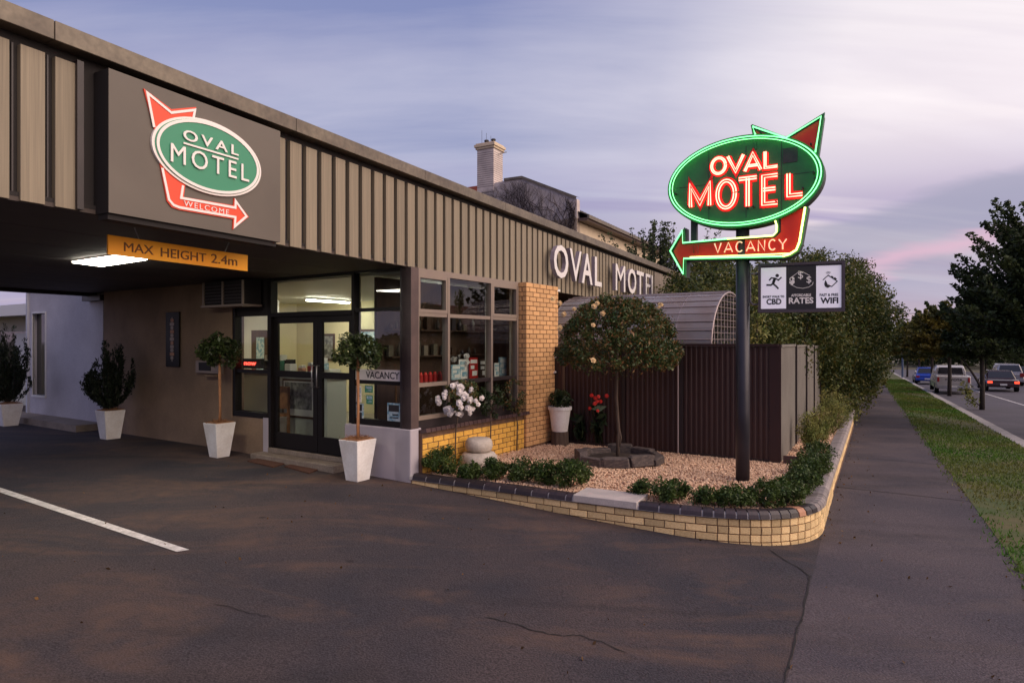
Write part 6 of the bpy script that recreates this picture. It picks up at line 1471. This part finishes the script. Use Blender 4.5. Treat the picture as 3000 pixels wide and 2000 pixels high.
# inner reception furniture
t = thing('reception_counter', FB.pt(1.1, -4, z_floor), 'pale reception counter with a dark top behind the double doors', 'counter')
MB().box(FB, .90, 1.35, -5.4, -2.75, z_floor, 1.36).build('front', M['greyc'], t); MB().box(FB, .84, 1.42, -5.45, -2.7, 1.36, 1.40).build('top', M['wood'], t)
def FBw(a): return Fr(FB.off(a, 0).o, (FB.m[0], FB.m[1]), (-FB.e[0], -FB.e[1]))   # plane facing the camera at depth a; a-axis = b of FB
F9 = FBw(.90)
t = thing('framed_print', F9.pt(-3.4, .02, .7), 'large framed snowy forest print on the counter front seen through the left door', 'picture')
box_part('frame', F9, -3.92, -3.02, .001, .03, .62, 1.32, M['wood'], t); box_part('mount', F9, -3.88, -3.06, .031, .034, .66, 1.28, M['white'], t); box_part('print', F9, -3.84, -3.10, .035, .038, .78, 1.26, M['pic'], t)
rr = random.Random(21)
def deskitem(name, b, w_, h_, m, lab, cat):
    t = thing(name, FB.pt(1.1, b, 1.401), lab, cat); box_part('body', FB, 1.0, 1.0+w_, b-w_/2, b+w_/2, 1.402, 1.402+h_*.7, m, t, .01); box_part('top_part', FB, 1.02, .98+w_, b-w_*.4, b+w_*.4, 1.402+h_*.7+.001, 1.402+h_, M['white'] if m is not M['white'] else M['blackframe'], t)
deskitem('computer_monitor', -4.5, .34, .34, M['blackframe'], 'dark monitor on the reception counter', 'monitor')
deskitem('leaflet_holder', -3.95, .16, .26, M['white'], 'white leaflet holder at the middle of the reception counter', 'holder')
deskitem('desk_bell_box', -3.6, .12, .16, M['copeo'], 'small orange box on the reception counter', 'box')
deskitem('flower_vase', -4.2, .10, .34, M['printg'], 'green vase on the reception counter beside the monitor', 'vase')
deskitem('card_stand', -3.35, .10, .22, M['redcan'], 'red card stand on the reception counter', 'stand')
deskitem('paper_tray', -2.9, .26, .10, M['curtain'], 'low paper tray at the far right of the counter', 'tray')
deskitem('leaflet_holder', -3.1, .18, .30, M['blue'], 'blue leaflet holder at the right end of the reception counter', 'holder')
F46 = FBw(4.6)
for k_, (b0_, b1_, z0_, z1_, m_, lab) in enumerate(((-7.4, -6.7, 1.5, 2.2, 'pic', 'small framed drawing on the far reception wall'), (-5.9, -5.2, 1.5, 2.3, 'blue', 'blue framed picture on the far reception wall'), (-4.6, -3.7, 1.7, 2.4, 'pic', 'wide framed picture on the far reception wall'))):
    t = thing('picture_frame', F46.pt(b0_, 0, z0_), lab, 'picture', 'pictures on the reception wall'); box_part('frame', F46, b0_, b1_, .002, .03, z0_, z1_, M['wood'], t); box_part('print', F46, b0_+.06, b1_-.06, .031, .034, z0_+.06, z1_-.06, M[m_], t)
t = thing('inner_door', F46.pt(-8, 0, z_floor), 'white framed brown inner door at the left of the reception', 'door'); F30 = FBw(3.0)
box_part('frame', F30, -7.9, -6.95, .002, .04, z_floor, 2.35, M['white'], t); box_part('leaf', F30, -7.8, -7.08, .041, .06, z_floor, 2.27, M['wood'], t); box_part('glass_strip', F30, -7.6, -7.3, .061, .065, 1.2, 2.1, M['blue'], t)
t = thing('water_cooler', FB.pt(.9, -5.9, z_floor), 'white appliance standing inside the left reception window', 'appliance'); box_part('cabinet', FB, .8, 1.15, -6.1, -5.75, z_floor, 1.25, M['white'], t, .02); box_part('lid', FB, .78, 1.17, -6.12, -5.73, 1.255, 1.33, M['greyc'], t, .02)
t = thing('book_shelves', F46.pt(-2.6, 0, z_floor), 'dark shelves of ornaments and leaflets on the far reception wall', 'shelves'); F40 = FBw(4.3)
box_part('back_panel', F40, -3.5, -1.3, -.29, -.27, z_floor, 2.5, M['wood'], t)
for r_ in range(7): box_part('shelf', F40, -3.5, -1.3, -.27, 0, z_floor+.1+.33*r_, z_floor+.125+.33*r_, M['wood'], t)
for r_ in range(6):
    b_ = -3.45
    while b_ < -1.4:
        w_ = rr.uniform(.05, .16); box_part('ornament', F40, b_, b_+w_, -.2, -.08, z_floor+.126+.33*r_, z_floor+.126+.33*r_+rr.uniform(.1, .27), rr.choice([M['curtain'], M['steel'], M['blue'], M['copeo'], M['white'], M['boxdark']]), t); b_ += w_+rr.uniform(.02, .12)
t = thing('timber_chair', FB.pt(.55, -3.75, z_floor), 'red brown timber chair just inside the left door', 'chair'); Fc = Fr(FB.pt(.55, -3.75, 0)[:2], FB.e, FB.m)
box_part('seat', Fc, -.2, .2, -.2, .2, z_floor+.43, z_floor+.47, M['stem'], t); box_part('backrest', Fc, .16, .2, -.2, .2, z_floor+.55, z_floor+.95, M['stem'], t)
for a, b in ((-.2, -.2), (-.2, .16), (.16, -.2), (.16, .16)): box_part('leg', Fc, a, a+.04, b, b+.04, z_floor, z_floor+.43 if a < 0 else z_floor+.95, M['stem'], t)
t = thing('brochure_rack', FB.pt(1.3, -1.05, z_floor), 'dark timber brochure rack full of leaflets inside the corner window', 'rack'); Fr_ = Fr(FB.off(.9, -1.02).o, FB.e, (-FB.m[0], -FB.m[1]))
Fk4 = FB.off(0, -1.02)
F5 = Fr(FB.pt(2.55, 0, 0)[:2], (FB.m[0], FB.m[1]), (-FB.e[0], -FB.e[1]))
MB().box(F5, -2.4, -1.05, -.1, 0, z_floor, 2.3).build('board', M['wood'], t)
rr = random.Random(9)
for r_ in range(6):
    for c_ in range(7):
        a = -2.34+c_*.18; z = z_floor+.25+r_*.32; box_part('leaflet', F5, a, a+.12, .005, .02, z, z+.2, rr.choice([M['blue'], M['printw'], M['redcan'], M['printg'], M['curtain'], M['boxdark']]), t)

# ornaments on the dark wall behind the side window
t = thing('ornament_shelves', FB.pt(1.6, -.9, 1.5), 'dark wall shelves of bottles and small ornaments behind the side window', 'shelves')
rr = random.Random(33)
for r_ in range(2):
    z = 1.75+r_*.42
    box_part('shelf', FB, .45, 2.9, -.935, -.78, z, z+.02, M['wood'], t)
    a = .5
    while a < 2.8:
        hh = rr.uniform(.08, .24); p = FB.pt(a, -.86, z+.021)
        if rr.random() < .6:
            mb = MB(); q = rr.uniform(.022, .04); mb.lathe(p, [(q, 0), (q*1.05, hh*.6), (q*.4, hh*.78), (q*.4, hh)], 10); mb.build('bottle', rr.choice([M['wood'], M['boxdark'], M['pic'], M['cap'], M['bluestone']]), t, smooth=True)
        else: box_part('ornament', FB, a-.05, a+.05, -.9, -.84, z+.021, z+.021+hh, rr.choice([M['pic'], M['wood'], M['cap'], M['boxdark'], M['frame']]), t)
        a += rr.uniform(.13, .26)
